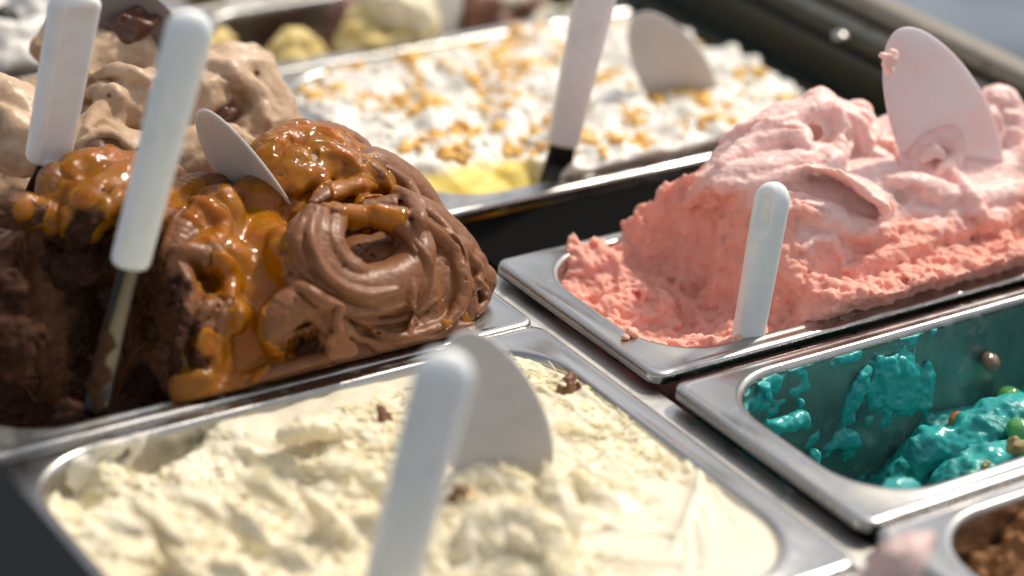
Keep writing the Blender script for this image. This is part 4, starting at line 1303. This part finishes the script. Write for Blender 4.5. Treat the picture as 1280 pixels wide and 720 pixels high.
# ------------------------------------------------------------------ beige with chocolate pieces
M_BEIGE = gelato('beige_gelato', (.56, .39, .25), (.42, .27, .16), .4, (1, .6, .35), .005, .45, .42, .65)
v = Vol((-.335, .088, -.05), (.01, .352, .12), .0016)
X, Y, Z = v.grids(); X2, Y2 = v.x[:, None], v.y[None, :]
hh = .000 + .050 * np.exp(-((X2 + .13) / .12) ** 4) * np.exp(-((Y2 - .24) / .09) ** 4) + .012 * f2(X2, Y2, .035, 3, .5, 120) + .012 * sstep(-.2, -.28, X2)
v.d = ((Z - hh[:, :, None]) * F(.75)).astype(F)
for pts, r in (([(240, 150, .14), (255, 110, .16), (300, 100, .17), (325, 140, .15), (320, 190, .12)], [.018, .022, .024, .022, .016]),
               ([(225, 205, .11), (265, 190, .12), (310, 205, .11), (335, 215, .11)], [.016, .018, .016, .010]),
               ([(140, 150, .14), (165, 120, .15), (200, 130, .15), (210, 165, .14)], [.016, .018, .018, .014]),
               ([(100, 110, .19), (125, 75, .2), (165, 70, .2), (190, 100, .19)], [.018, .020, .018, .014]),
               ([(60, 60, .24), (110, 40, .24), (160, 55, .23), (190, 85, .2)], [.018, .02, .02, .016]),
               ([(-10, 130, .16), (20, 150, .15), (40, 190, .13)], [.02, .022, .018]), ([(100, 180, .12), (140, 185, .12), (180, 200, .11)], [.016, .016, .014]),
               ([(200, 75, .2), (235, 70, .2), (262, 90, .19)], [.012, .014, .012]), ([(262, 120, .145), (285, 145, .14), (320, 150, .145)], [.006, .007, .005])):
    v.tube([C(*p) for p in pts], r, .002, rid=3, ramp_=.0014)
for pts, r in (([(252, 110), (290, 100), (322, 120), (332, 150)], [.005, .008, .008, .005]), ([(250, 140), (270, 125), (300, 128)], [.004, .006, .004]), ([(258, 170), (290, 175), (325, 180)], [.005, .007, .005]),
               ([(108, 160), (130, 140), (150, 150)], [.004, .006, .004]), ([(120, 95), (150, 88), (180, 100)], [.005, .007, .005]), ([(110, 120), (140, 110), (150, 130)], [.004, .006, .004]),
               ([(0, 130), (20, 150), (36, 180)], [.005, .007, .005]), ([(105, 175), (140, 170), (165, 185)], [.004, .006, .004]), ([(262, 80), (285, 84), (300, 100)], [.004, .006, .004]), ([(0, 200), (25, 190), (45, 200)], [.005, .007, .005])):
    v.fold(pts, r, .003, .2, crease=.0025)
v.lobe(C(290, 142, .135), (.010, .010, .008), .002, carve=True)
v.d += v.fillnoise(.022, 119) * .004 + v.fillnoise(.012, 121) * .0022 + v.fillnoise(.006, 122) * .0006
inpan(v, P_BEIGE, spill=.6)
o = v.mesh('beige_gelato', M_BEIGE, None, lambda V: sstep(-.1, .5, fbm(V, .03, 2)), lambda V, c_: fbm(V, .008, 3, .6) * .0007)
tag(o, 'beige hazelnut coloured gelato with dark chocolate bits in ragged folds', 'gelato')
BEIGE = v
M_CHIP = plain('dark_chocolate', (.10, .035, .015), .4, coat=.2)
for i, (px, py, y, r, lab) in enumerate(((287, 140, .128, .007, 'dark chocolate chunk in a hollow on the right of the beige gelato'), (300, 92, .155, .008, 'dark chocolate chunk on the top right edge of the beige gelato'),
                                         (95, 205, .10, .005, 'small chocolate chunk low in beige gelato behind the left handle'), (172, 190, .10, .006, 'chocolate chunk in beige gelato left of the tall handle'),
                                         (120, 185, .105, .004, 'tiny chocolate chunk between the two tall handles in beige gelato'), (160, 30, .20, .015, 'large dark chocolate lump on the blade at the back of beige gelato'))):
    vb = Vol((-.022, -.022, -.022), (.022, .022, .022), .0016)
    vb.lobe((0, 0, 0), (r, r * .7, r * .6)); vb.d += vb.fillnoise(.008, 130 + i) * .0055
    o = vb.mesh('chocolate_chunk', M_CHIP, None, lambda V: 0 * V[:, 0]); o.location = C(px, py, y)
    tag(o, lab, 'chocolate chunk', 'chocolate chunks in the beige gelato')

# stracciatella, far left
M_STR = gelato('stracciatella_gelato', (.72, .70, .66), (.66, .64, .60), .4, (1, .9, .8), .005)
v = Vol((-.335, .395, -.04), (.0, .56, .12), .0025)
X, Y, Z = v.grids(); X2, Y2 = v.x[:, None], v.y[None, :]
hh = .004 + .045 * np.exp(-((X2 + .13) / .10) ** 2) * np.exp(-((Y2 - .48) / .06) ** 4) + .014 * f2(X2, Y2, .035, 3, .5, 140)
v.d = ((Z - hh[:, :, None]) * F(.7)).astype(F)
inpan(v, P_STR)
o = v.mesh('stracciatella_gelato', M_STR, None, lambda V: 0 * V[:, 0], lambda V, c_: fbm(V, .012, 3, .6) * .002)
tag(o, 'blurred white gelato with black cocoa patches at the far left', 'gelato')
M_BLK = plain('black_cocoa', (.018, .015, .014), .5)
for i, (px, py, y, r, lab) in enumerate(((8, 45, .44, .020, 'large black cocoa lump at the left edge on white gelato'), (26, 85, .42, .010, 'small black cocoa lump low on the white gelato'))):
    vb = Vol((-.03, -.03, -.03), (.03, .03, .03), .002)
    vb.lobe((0, 0, 0), (r * .7, r * .6, r * 1.1)); vb.d += vb.fillnoise(.012, 150 + i) * .004
    o = vb.mesh('cocoa_lump', M_BLK, None, lambda V: 0 * V[:, 0]); o.location = C(px, py, y)
    tag(o, lab, 'cocoa lump', 'black cocoa lumps')

# back pan with sponge like lumps
M_SP = gelato('sponge_gelato', (.74, .58, .22), (.80, .72, .50), .3, (1, .8, .4), .005, .4, .6, .8)
M_CRM = gelato('pale_cream_gelato', (.82, .76, .56), (.84, .80, .66), .3, (1, .9, .6), .005, .4, .6, .8)
M_CK = gelato('cocoa_sauce', (.20, .08, .045), (.25, .10, .06), .2, (1, .5, .3), .003, .5, .35, .5)


def lump(name, pts, m_, lab, seed, cr=0.0, group=None):
    P_ = np.array([C(*p[:3]) for p in pts]); r = np.array([p[3] for p in pts])
    lo = P_.min(0) - r.max() * 1.3 - .004; hi = P_.max(0) + r.max() * 1.3 + .004
    vb = Vol(lo, hi, .0022)
    for c, q in zip(P_, r): vb.lobe(c, (q, q * .9, q), .004)
    vb.d += vb.fillnoise(.016, seed) * .006 + vb.fillnoise(.007, seed + 1) * .003
    o = vb.mesh(name, m_, None, lambda V: cr + (0.5 * fbm(V, .02, 2) if cr else 0 * V[:, 0]), lambda V, c_: fbm(V, .01, 3, .6) * .0015)
    tag(o, lab, 'gelato', group)


lump('sponge_lump', [(455, 58, .36, .022), (500, 55, .36, .024), (478, 30, .37, .024), (522, 40, .365, .020)], M_SP, 'yellow sponge like lump with a white top in the farthest pan', 160, .3)
lump('cream_lump', [(480, 4, .365, .018), (515, 10, .36, .020)], M_CRM, 'white cream cap on the yellow lump in the farthest pan', 162)
lump('sponge_lump', [(365, 66, .36, .018), (362, 86, .352, .016), (345, 75, .36, .012), (385, 74, .358, .012)], M_SP, 'small yellow block standing alone left in the farthest pan', 164)
lump('cocoa_sauce', [(432, 50, .40, .016), (438, 25, .41, .018), (425, 75, .39, .012)], M_CK, 'dark cocoa streak at the left of the yellow lump', 166)
lump('cream_lump', [(578, 58, .355, .013), (602, 60, .352, .012)], M_CRM, 'small pale yellow lump right of the blurred white handle', 168)
lump('cocoa_sauce', [(600, 22, .375, .018), (625, 42, .36, .016), (660, 22, .37, .018), (640, 15, .38, .018)], M_CK, 'brown cocoa mass between cream lumps in the farthest pan', 170)
lump('cream_lump', [(625, 2, .375, .013), (655, 2, .375, .014)], M_CRM, 'pale lump on top of the brown cocoa mass in the farthest pan', 172)
lump('cream_lump', [(672, 32, .36, .016), (700, 34, .355, .017)], M_CRM, 'smooth cream lump nearest the tall white handle in the farthest pan', 174)
M_GOLD = gelato('golden_gelato', (.50, .36, .12), (.44, .28, .09), .3, (1, .7, .3), .004)
for (pp, nm, lab, m__, zb, sd_) in ((P_BACK, 'brown_base_gelato', 'low brownish gold gelato bed in the farthest lump filled pan', gelato('umber_gelato', (.22, .14, .07), (.18, .10, .05), .2, (1, .6, .3), .003), -.045, 180),
                              (P_LASTB, 'golden_gelato', 'blurred golden gelato at the top edge of the photo', M_GOLD, .0, 182)):
    v = Vol((pp['cx'] - pp['hx'] - .006, pp['cy'] - pp['hy'] - .006, -.08), (pp['cx'] + pp['hx'] + .006, pp['cy'] + pp['hy'] + .006, .05), .0028)
    X, Y, Z = v.grids()
    hh = zb + .014 * f2(v.x[:, None], v.y[None, :], .035, 3, .5, sd_)
    v.d = ((Z - hh[:, :, None]) * F(.7)).astype(F)
    inpan(v, pp)
    o = v.mesh(nm, m__, None, lambda V: .5 + 0 * V[:, 0], lambda V, c_: fbm(V, .01, 3, .6) * .002)
    tag(o, lab, 'gelato')
lump('sponge_lump', [(250, 70, .40, .016), (275, 60, .40, .014), (300, 80, .385, .012)], M_SP, 'dull yellow lump at the left end of the farthest lump pan', 184)
print('backs', time.time() - T0)


# ------------------------------------------------------------------ spatulas
def frame(p0, p1, face):
    z = (Vector(p1) - Vector(p0)).normalized()
    f = Vector(face); y = (f - z * f.dot(z)).normalized()   # y = direction the broad face looks
    x = y.cross(z)
    return Matrix((x, y, z)).transposed().to_4x4()


def handle_mesh(L_, w0, w1, d0, d1, groove=0.0, groove_a=90, tip=.012, gstart=.0, gend=.93):
    """origin at the lower end, +Z up the handle; w is along X, d along Y"""
    n = 90; rs = []
    ts = [0, .004, .012, .03] + [i / 26 for i in range(1, 25)] 
    ts = sorted(ts)
    zs = [t * (L_ - tip) for t in ts] + [L_ - tip + tip * math.sin(a * math.pi / 2 / 12) for a in range(0, 12)] + [L_ - tip * .0005]
    for z in zs:
        u = z / L_
        k = 1.0
        if z > L_ - tip: k = math.sqrt(max(0, 1 - ((z - (L_ - tip)) / tip) ** 2))
        if z < .004: k = .80 + .20 * math.sqrt(max(0, 1 - (1 - z / .004) ** 2))
        w = (w0 + (w1 - w0) * sstep(0, 1, u)) / 2 * k; d = (d0 + (d1 - d0) * sstep(0, 1, u)) / 2 * k
        r = []
        for i in range(n):
            a = 2 * math.pi * i / n
            ca, sa = math.cos(a), math.sin(a)
            e = 2 / 2.6
            x = math.copysign(abs(ca) ** e, ca) * w; y = math.copysign(abs(sa) ** e, sa) * d
            x *= 1 + .018 * math.exp(-((math.degrees(a) % 180 - 0) / 2.5) ** 2) + .018 * math.exp(-((math.degrees(a) % 180 - 180) / 2.5) ** 2)   # mould seam
            if groove:
                da = (math.degrees(a) - groove_a + 180) % 360 - 180
                g = groove * math.exp(-(da / 34) ** 4) * float(sstep(gstart, gstart + .04, u)) * float(1 - sstep(gend - .10, gend, u))
                y -= g * math.sin(math.radians(groove_a)) * d; x -= g * math.cos(math.radians(groove_a)) * w
            r.append((x, y, z))
        rs.append(r)
    V, Fc = loft(rs, True)
    Fc.append(tuple(reversed(range(n))))
    return V, Fc


def spatula(name, label, top, bot, end, face, w=(.021, .023), d=(.013, .014), groove=0, groove_a=90, blade_w=.010, tang=.0052, mt=None, tip=.012, gend=.93, gstart=.0, blade=True, blade_far=None, group='white handled gelato spatulas'):
    top, bot, end = Vector(top), Vector(bot), Vector(end)
    t = empty(name, end); tag(t, label, 'spatula', group)
    R_ = frame(bot, top, face)
    V, Fc = handle_mesh((top - bot).length, w[0], w[1], d[0], d[1], groove, groove_a, tip, gstart=gstart, gend=gend)
    o = mesh_from('handle', V, Fc, mt or M_PLAST, t)
    o.matrix_local = Matrix.Translation(bot - end) @ R_
    if blade:
        # flat steel tang that widens into the buried blade
        rs = []
        v0 = bot + (top - bot).normalized() * .006; dirv = (end - v0); L_ = dirv.length
        R2 = frame(v0, end, face)
        for k in range(13):
            u = k / 12; ww = (tang + (blade_w - tang) * float(sstep(.1, 1, u))); dd = .0020 * (1 - u) + .0007
            rs.append([(ww * math.copysign(abs(math.cos(a)) ** .6, math.cos(a)), dd * math.copysign(abs(math.sin(a)) ** .8, math.sin(a)), L_ * u) for a in [2 * math.pi * i / 28 for i in range(28)]])
        V, Fc = loft(rs, True)
        o = mesh_from('blade', V, Fc, M_TOOL, t)
        o.matrix_local = Matrix.Translation(v0 - end) @ R2
    return t


def paddle(label, tip_, root, face, w, thick=.0022, mt=None, bend=.003, egg=.12, dirty=None):
    """thin oval plastic paddle blade, its stem sunk in the gelato"""
    tip_, root = Vector(tip_), Vector(root); L_ = (tip_ - root).length
    t = empty('paddle', root); tag(t, label, 'paddle', 'oval plastic gelato paddles')
    R_ = frame(root, tip_, face)
    n = 72; rings_ = []
    for (k, zz) in ((0.0, 1), (.5, 1), (.85, 1), (.955, .95), (.99, .55), (1, 0), (.99, -.55), (.955, -.95), (.85, -1), (.5, -1), (0.0, -1)):
        r = []
        for i in range(n):
            a = 2 * math.pi * i / n
            z = .5 + .5 * math.sin(a); x = math.cos(a) * (1 - egg * math.sin(a))
            cx = x * w / 2; cz = z * L_
            px_, pz_ = cx * k, L_ / 2 + (cz - L_ / 2) * k
            r.append((px_, zz * thick / 2 + bend * (px_ / (w / 2)) ** 2, pz_))
        rings_.append(r)
    V, Fc = loft(rings_, False)
    o = mesh_from('blade', V, Fc, mt or M_BLADE, t)
    o.matrix_local = R_
    bm = bmesh.new(); bm.from_mesh(o.data); bmesh.ops.remove_doubles(bm, verts=bm.verts, dist=1e-5); bm.to_mesh(o.data); bm.free()
    # stem
    rs = [[(.006 * math.cos(a) * (1 - .2 * u), .003 * math.sin(a), -.045 * u + .012) for a in [2 * math.pi * i / 20 for i in range(20)]] for u in (0, .3, .6, 1)]
    V, Fc = loft(rs, True)
    o2 = mesh_from('stem', V, Fc, mt or M_BLADE, t); o2.matrix_local = R_
    return t


M_TOOL = steel('tool_steel', .13, .16)
tocam = lambda p: Vector(CAMP - np.array(p))
# tall handle in the chocolate
yb = -.058
spatula('spatula', 'tall white handled steel spatula standing in the dug out chocolate gelato', C(243, 14, -.085), C(162, 330, yb), C(114, 530, -.056), (-.3, -.8, .1), w=(.0205, .0235), d=(.015, .016), blade_w=.0062, tip=.012)
# second handle, behind, left
spatula('spatula', 'grooved white handle at the upper left, behind the caramel ridge', C(97, -14, .055), C(60, 200, .082), C(48, 250, .09), (-.25, -.85, .2), w=(.026, .028), d=(.016, .017), groove=.55, groove_a=112, mt=M_PLAST_W, blade_w=.009, tip=.010, gend=.97)
# front blurred handle
spatula('spatula', 'large blurred white handle in the foreground cream gelato', C(562, 440, -.315), C(486, 740, -.29), C(478, 800, -.28), (-.4, -.8, .2), w=(.026, .027), d=(.018, .018), tip=.014)
# short handle in the pink
spatula('spatula', 'short mint white handle with a scooped tip at the near rim of the pink gelato', C(969, 228, -.150), C(933, 432, -.148), C(931, 460, -.147), (-.35, -.85, .1), w=(.019, .0205), d=(.015, .016), groove=.55, groove_a=42, tip=.012, gend=1.0, gstart=.72, blade_w=.006)
# back handle in the crumbs
spatula('spatula', 'tall white handled steel spatula standing in the gelato with golden crumbs', C(757, -60, .080), C(703, 180, .086), C(692, 240, .086), (-.5, -.75, .1), w=(.022, .027), d=(.016, .018), mt=M_PLAST_W, blade_w=.011, tang=.0085)
spatula('spatula', 'very blurred white handle in the farthest pan', C(566, -70, .40), C(553, 48, .38), C(550, 75, .37), (-.4, -.8, .1), w=(.024, .024), d=(.016, .016), mt=M_PLAST_W, blade_w=.008)

M_PADP = plastic('pink_smeared_plastic', (.84, .70, .68))
nt = M_PADP.node_tree; Pn = nt.nodes['Principled BSDF']
tl = N(nt, 'ShaderNodeBsdfTranslucent'); tl.inputs[0].default_value = (.88, .76, .76, 1)
mxp = N(nt, 'ShaderNodeMixShader'); mxp.inputs[0].default_value = .4
nt.links.new(Pn.outputs[0], mxp.inputs[1]); nt.links.new(tl.outputs[0], mxp.inputs[2]); nt.links.new(mxp.outputs[0], nt.nodes['Material Output'].inputs[0])
n_ = noise(nt, 28, 4, .6, .8, objco(nt)); cr_ = ramp(nt, n_.outputs[0], [(.45, (.80, .77, .79)), (.62, (.84, .70, .69)), (.76, (.88, .52, .48))]); nt.links.new(cr_.outputs[0], Pn.inputs['Base Color'])
M_BLADE_SHADE = plastic('shade_toned_blade', (.26, .22, .20))  # grey brown blade, its shadowed look put into the base colour
paddle('grey white oval paddle leaning in the caramel covered chocolate', C(253, 136, .045), C(362, 290, .030), (-.94, -.30, -.20), .050, mt=M_BLADE)
paddle('pink smeared translucent oval paddle at the top right of the pink mound', C(1120, 38, -.082), C(1228, 268, -.105), (-.30, -.93, .2), .066, mt=M_PADP)
paddle('large blurred white oval paddle beside the foreground handle', C(574, 414, -.185), C(655, 640, -.225), (-.35, -.9, .25), .055, mt=M_BLADE)
paddle('blurred oval paddle among the golden crumbs', C(795, 18, .17), C(880, 150, .15), (-.4, -.9, .1), .050, mt=M_BLADE)
paddle('dark smeared paddle blade at the back of the beige gelato', C(135, -20, .21), C(205, 80, .20), (-.6, -.8, .0), .050, mt=M_BLADE_SHADE)
vb = Vol((-.012, -.012, -.012), (.012, .012, .012), .0011)
vb.lobe((.001, 0, 0), (.005, .002, .0065)); vb.lobe((.004, 0, -.007), (.003, .002, .005)); vb.lobe((-.004, 0, .003), (.004, .003, .003)); vb.d += vb.fillnoise(.004, 191) * .002
o = vb.mesh('pink_smear', M_PINK, None, lambda V: 0 * V[:, 0])
pd = [q for q in SC.objects if q.name.startswith('paddle') and 'pink' in q.get('label', '')][0]
o.parent = pd; o.location = Vector(C(1108, 74, -.090)) - pd.location
sp = [q for q in SC.objects if q.name == 'spatula'][0]
for i, (px, py, yy, r) in enumerate(((132, 440, -.0575, .0045), (127, 462, -.0575, .005), (122, 490, -.057, .0055))):
    vb = Vol((-.011, -.011, -.016), (.011, .011, .016), .0009)
    vb.lobe((0, 0, 0), (r * .8, r * .55, r * 2)); vb.d += vb.fillnoise(.005, 195 + i) * .003 + vb.fillnoise(.002, 199 + i) * .001
    o = vb.mesh('chocolate_smear', M_CHOC, None, lambda V: 0 * V[:, 0] + .9); o.parent = sp; o.location = Vector(C(px, py, yy)) - sp.location
print('tools', time.time() - T0)

# ------------------------------------------------------------------ the case
case = empty('display_case', (0, 0, -.25)); tag(case, 'steel gelato display case with divider bar, dark well and front rails', 'display case')


def cbox(name, lo, hi, m_, bev=.0008):
    o = box(name, (lo[0], lo[1], lo[2] + .25), (hi[0], hi[1], hi[2] + .25), m_, case, bev); return o


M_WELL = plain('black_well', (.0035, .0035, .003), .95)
cbox('well_floor', (-.40, -.75, -.24), (.42, .75, -.23), M_WELL)
cbox('well_wall', (-.40, -.75, -.229), (-.392, .75, -.02), M_WELL)
cbox('well_wall', (.3625, -.75, -.229), (.370, .75, -.051), M_WELL)
cbox('divider_bar', (-.0145, -.75, -.028), (.0145, .75, -.0112), M_STEEL2, .001)
cbox('divider_ridge', (-.0085, -.75, -.0108), (-.0035, .75, -.0088), M_STEEL2, .0006)
cbox('gap_dark_plate', (.0165, .0025, -.030), (.36, .0685, -.0085), M_WELL)  # black plate added to give the open gap between pans its darkness
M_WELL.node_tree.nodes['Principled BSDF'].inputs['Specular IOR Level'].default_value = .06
cbox('left_ledge', (-.50, -.75, -.05), (XL - .004, .75, -.012), M_STEEL2)
# left upright panel, the dark wedge in the corner
M_PANEL = plain('dark_grey_panel', (.0075, .009, .012), .9)
M_PANEL.node_tree.nodes['Principled BSDF'].inputs['Specular IOR Level'].default_value = .15
cbox('side_panel', (-.50, -.60, -.0118), (-.3800, -.135, .050), M_PANEL, .002)
# right side rails
M_OLIVE = plain('olive_brown_metal', (.075, .07, .05), .35, .6)
M_TAN = steel('tan_rail', .3, .42, (60, 2, 60), (1, .86, .68))
M_GLASS, nt, ns, L, P = mat('green_glass_edge')
P.inputs['Base Color'].default_value = (.015, .035, .028, 1); P.inputs['Roughness'].default_value = .1; P.inputs['Alpha'].default_value = .85
cbox('rail_step', (.3625, -.75, -.05), (.370, .75, -.0085), M_OLIVE, .001)
cbox('glass_strip', (.3715, -.75, -.05), (.3745, .75, -.002), M_GLASS, .0005)
cbox('rail_step', (.376, -.75, -.05), (.392, .75, -.001), M_OLIVE, .001)
cbox('glass_strip', (.3935, -.75, -.05), (.3965, .75, .004), M_GLASS, .0005)
cbox('front_wall', (.398, -.75, -.05), (.408, .75, .028), M_OLIVE, .002)
cbox('front_wall', (.4095, -.75, -.05), (.432, .75, .043), M_DARK, .002)
cbox('front_rail', (.4335, -.75, -.05), (.462, .75, .057), M_TAN, .008)
for bx, yy, bz in (tuple(C(1050, 45, .105)), tuple(C(1142, 92, .04))):
    bm = bmesh.new(); bmesh.ops.create_uvsphere(bm, u_segments=16, v_segments=10, radius=.006)
    me = bpy.data.meshes.new('bolt'); bm.to_mesh(me); bm.free(); me.shade_smooth()
    o = link('bolt', me, M_STEEL, case); o.location = (bx, yy, .25 + bz); o.scale = (1, 1, .6)

# ------------------------------------------------------------------ beyond the case
M_FLOOR, nt, ns, L, P = mat('blue_grey_pavement')
vv = objco(nt)
n_ = noise(nt, 2.2, 4, .55, .3, vv)
c_ = ramp(nt, n_.outputs[0], [(.38, (.04, .055, .08)), (.52, (.10, .135, .18)), (.7, (.15, .19, .24))])
L.new(c_.outputs[0], P.inputs['Base Color']); P.inputs['Roughness'].default_value = .6
bm = bmesh.new(); bmesh.ops.create_grid(bm, x_segments=8, y_segments=8, size=30)
me = bpy.data.meshes.new('pavement'); bm.to_mesh(me); bm.free()
o = link('pavement', me, M_FLOOR); o.location = (0, 0, -.95); tag(o, kind='structure')
print('done', time.time() - T0)
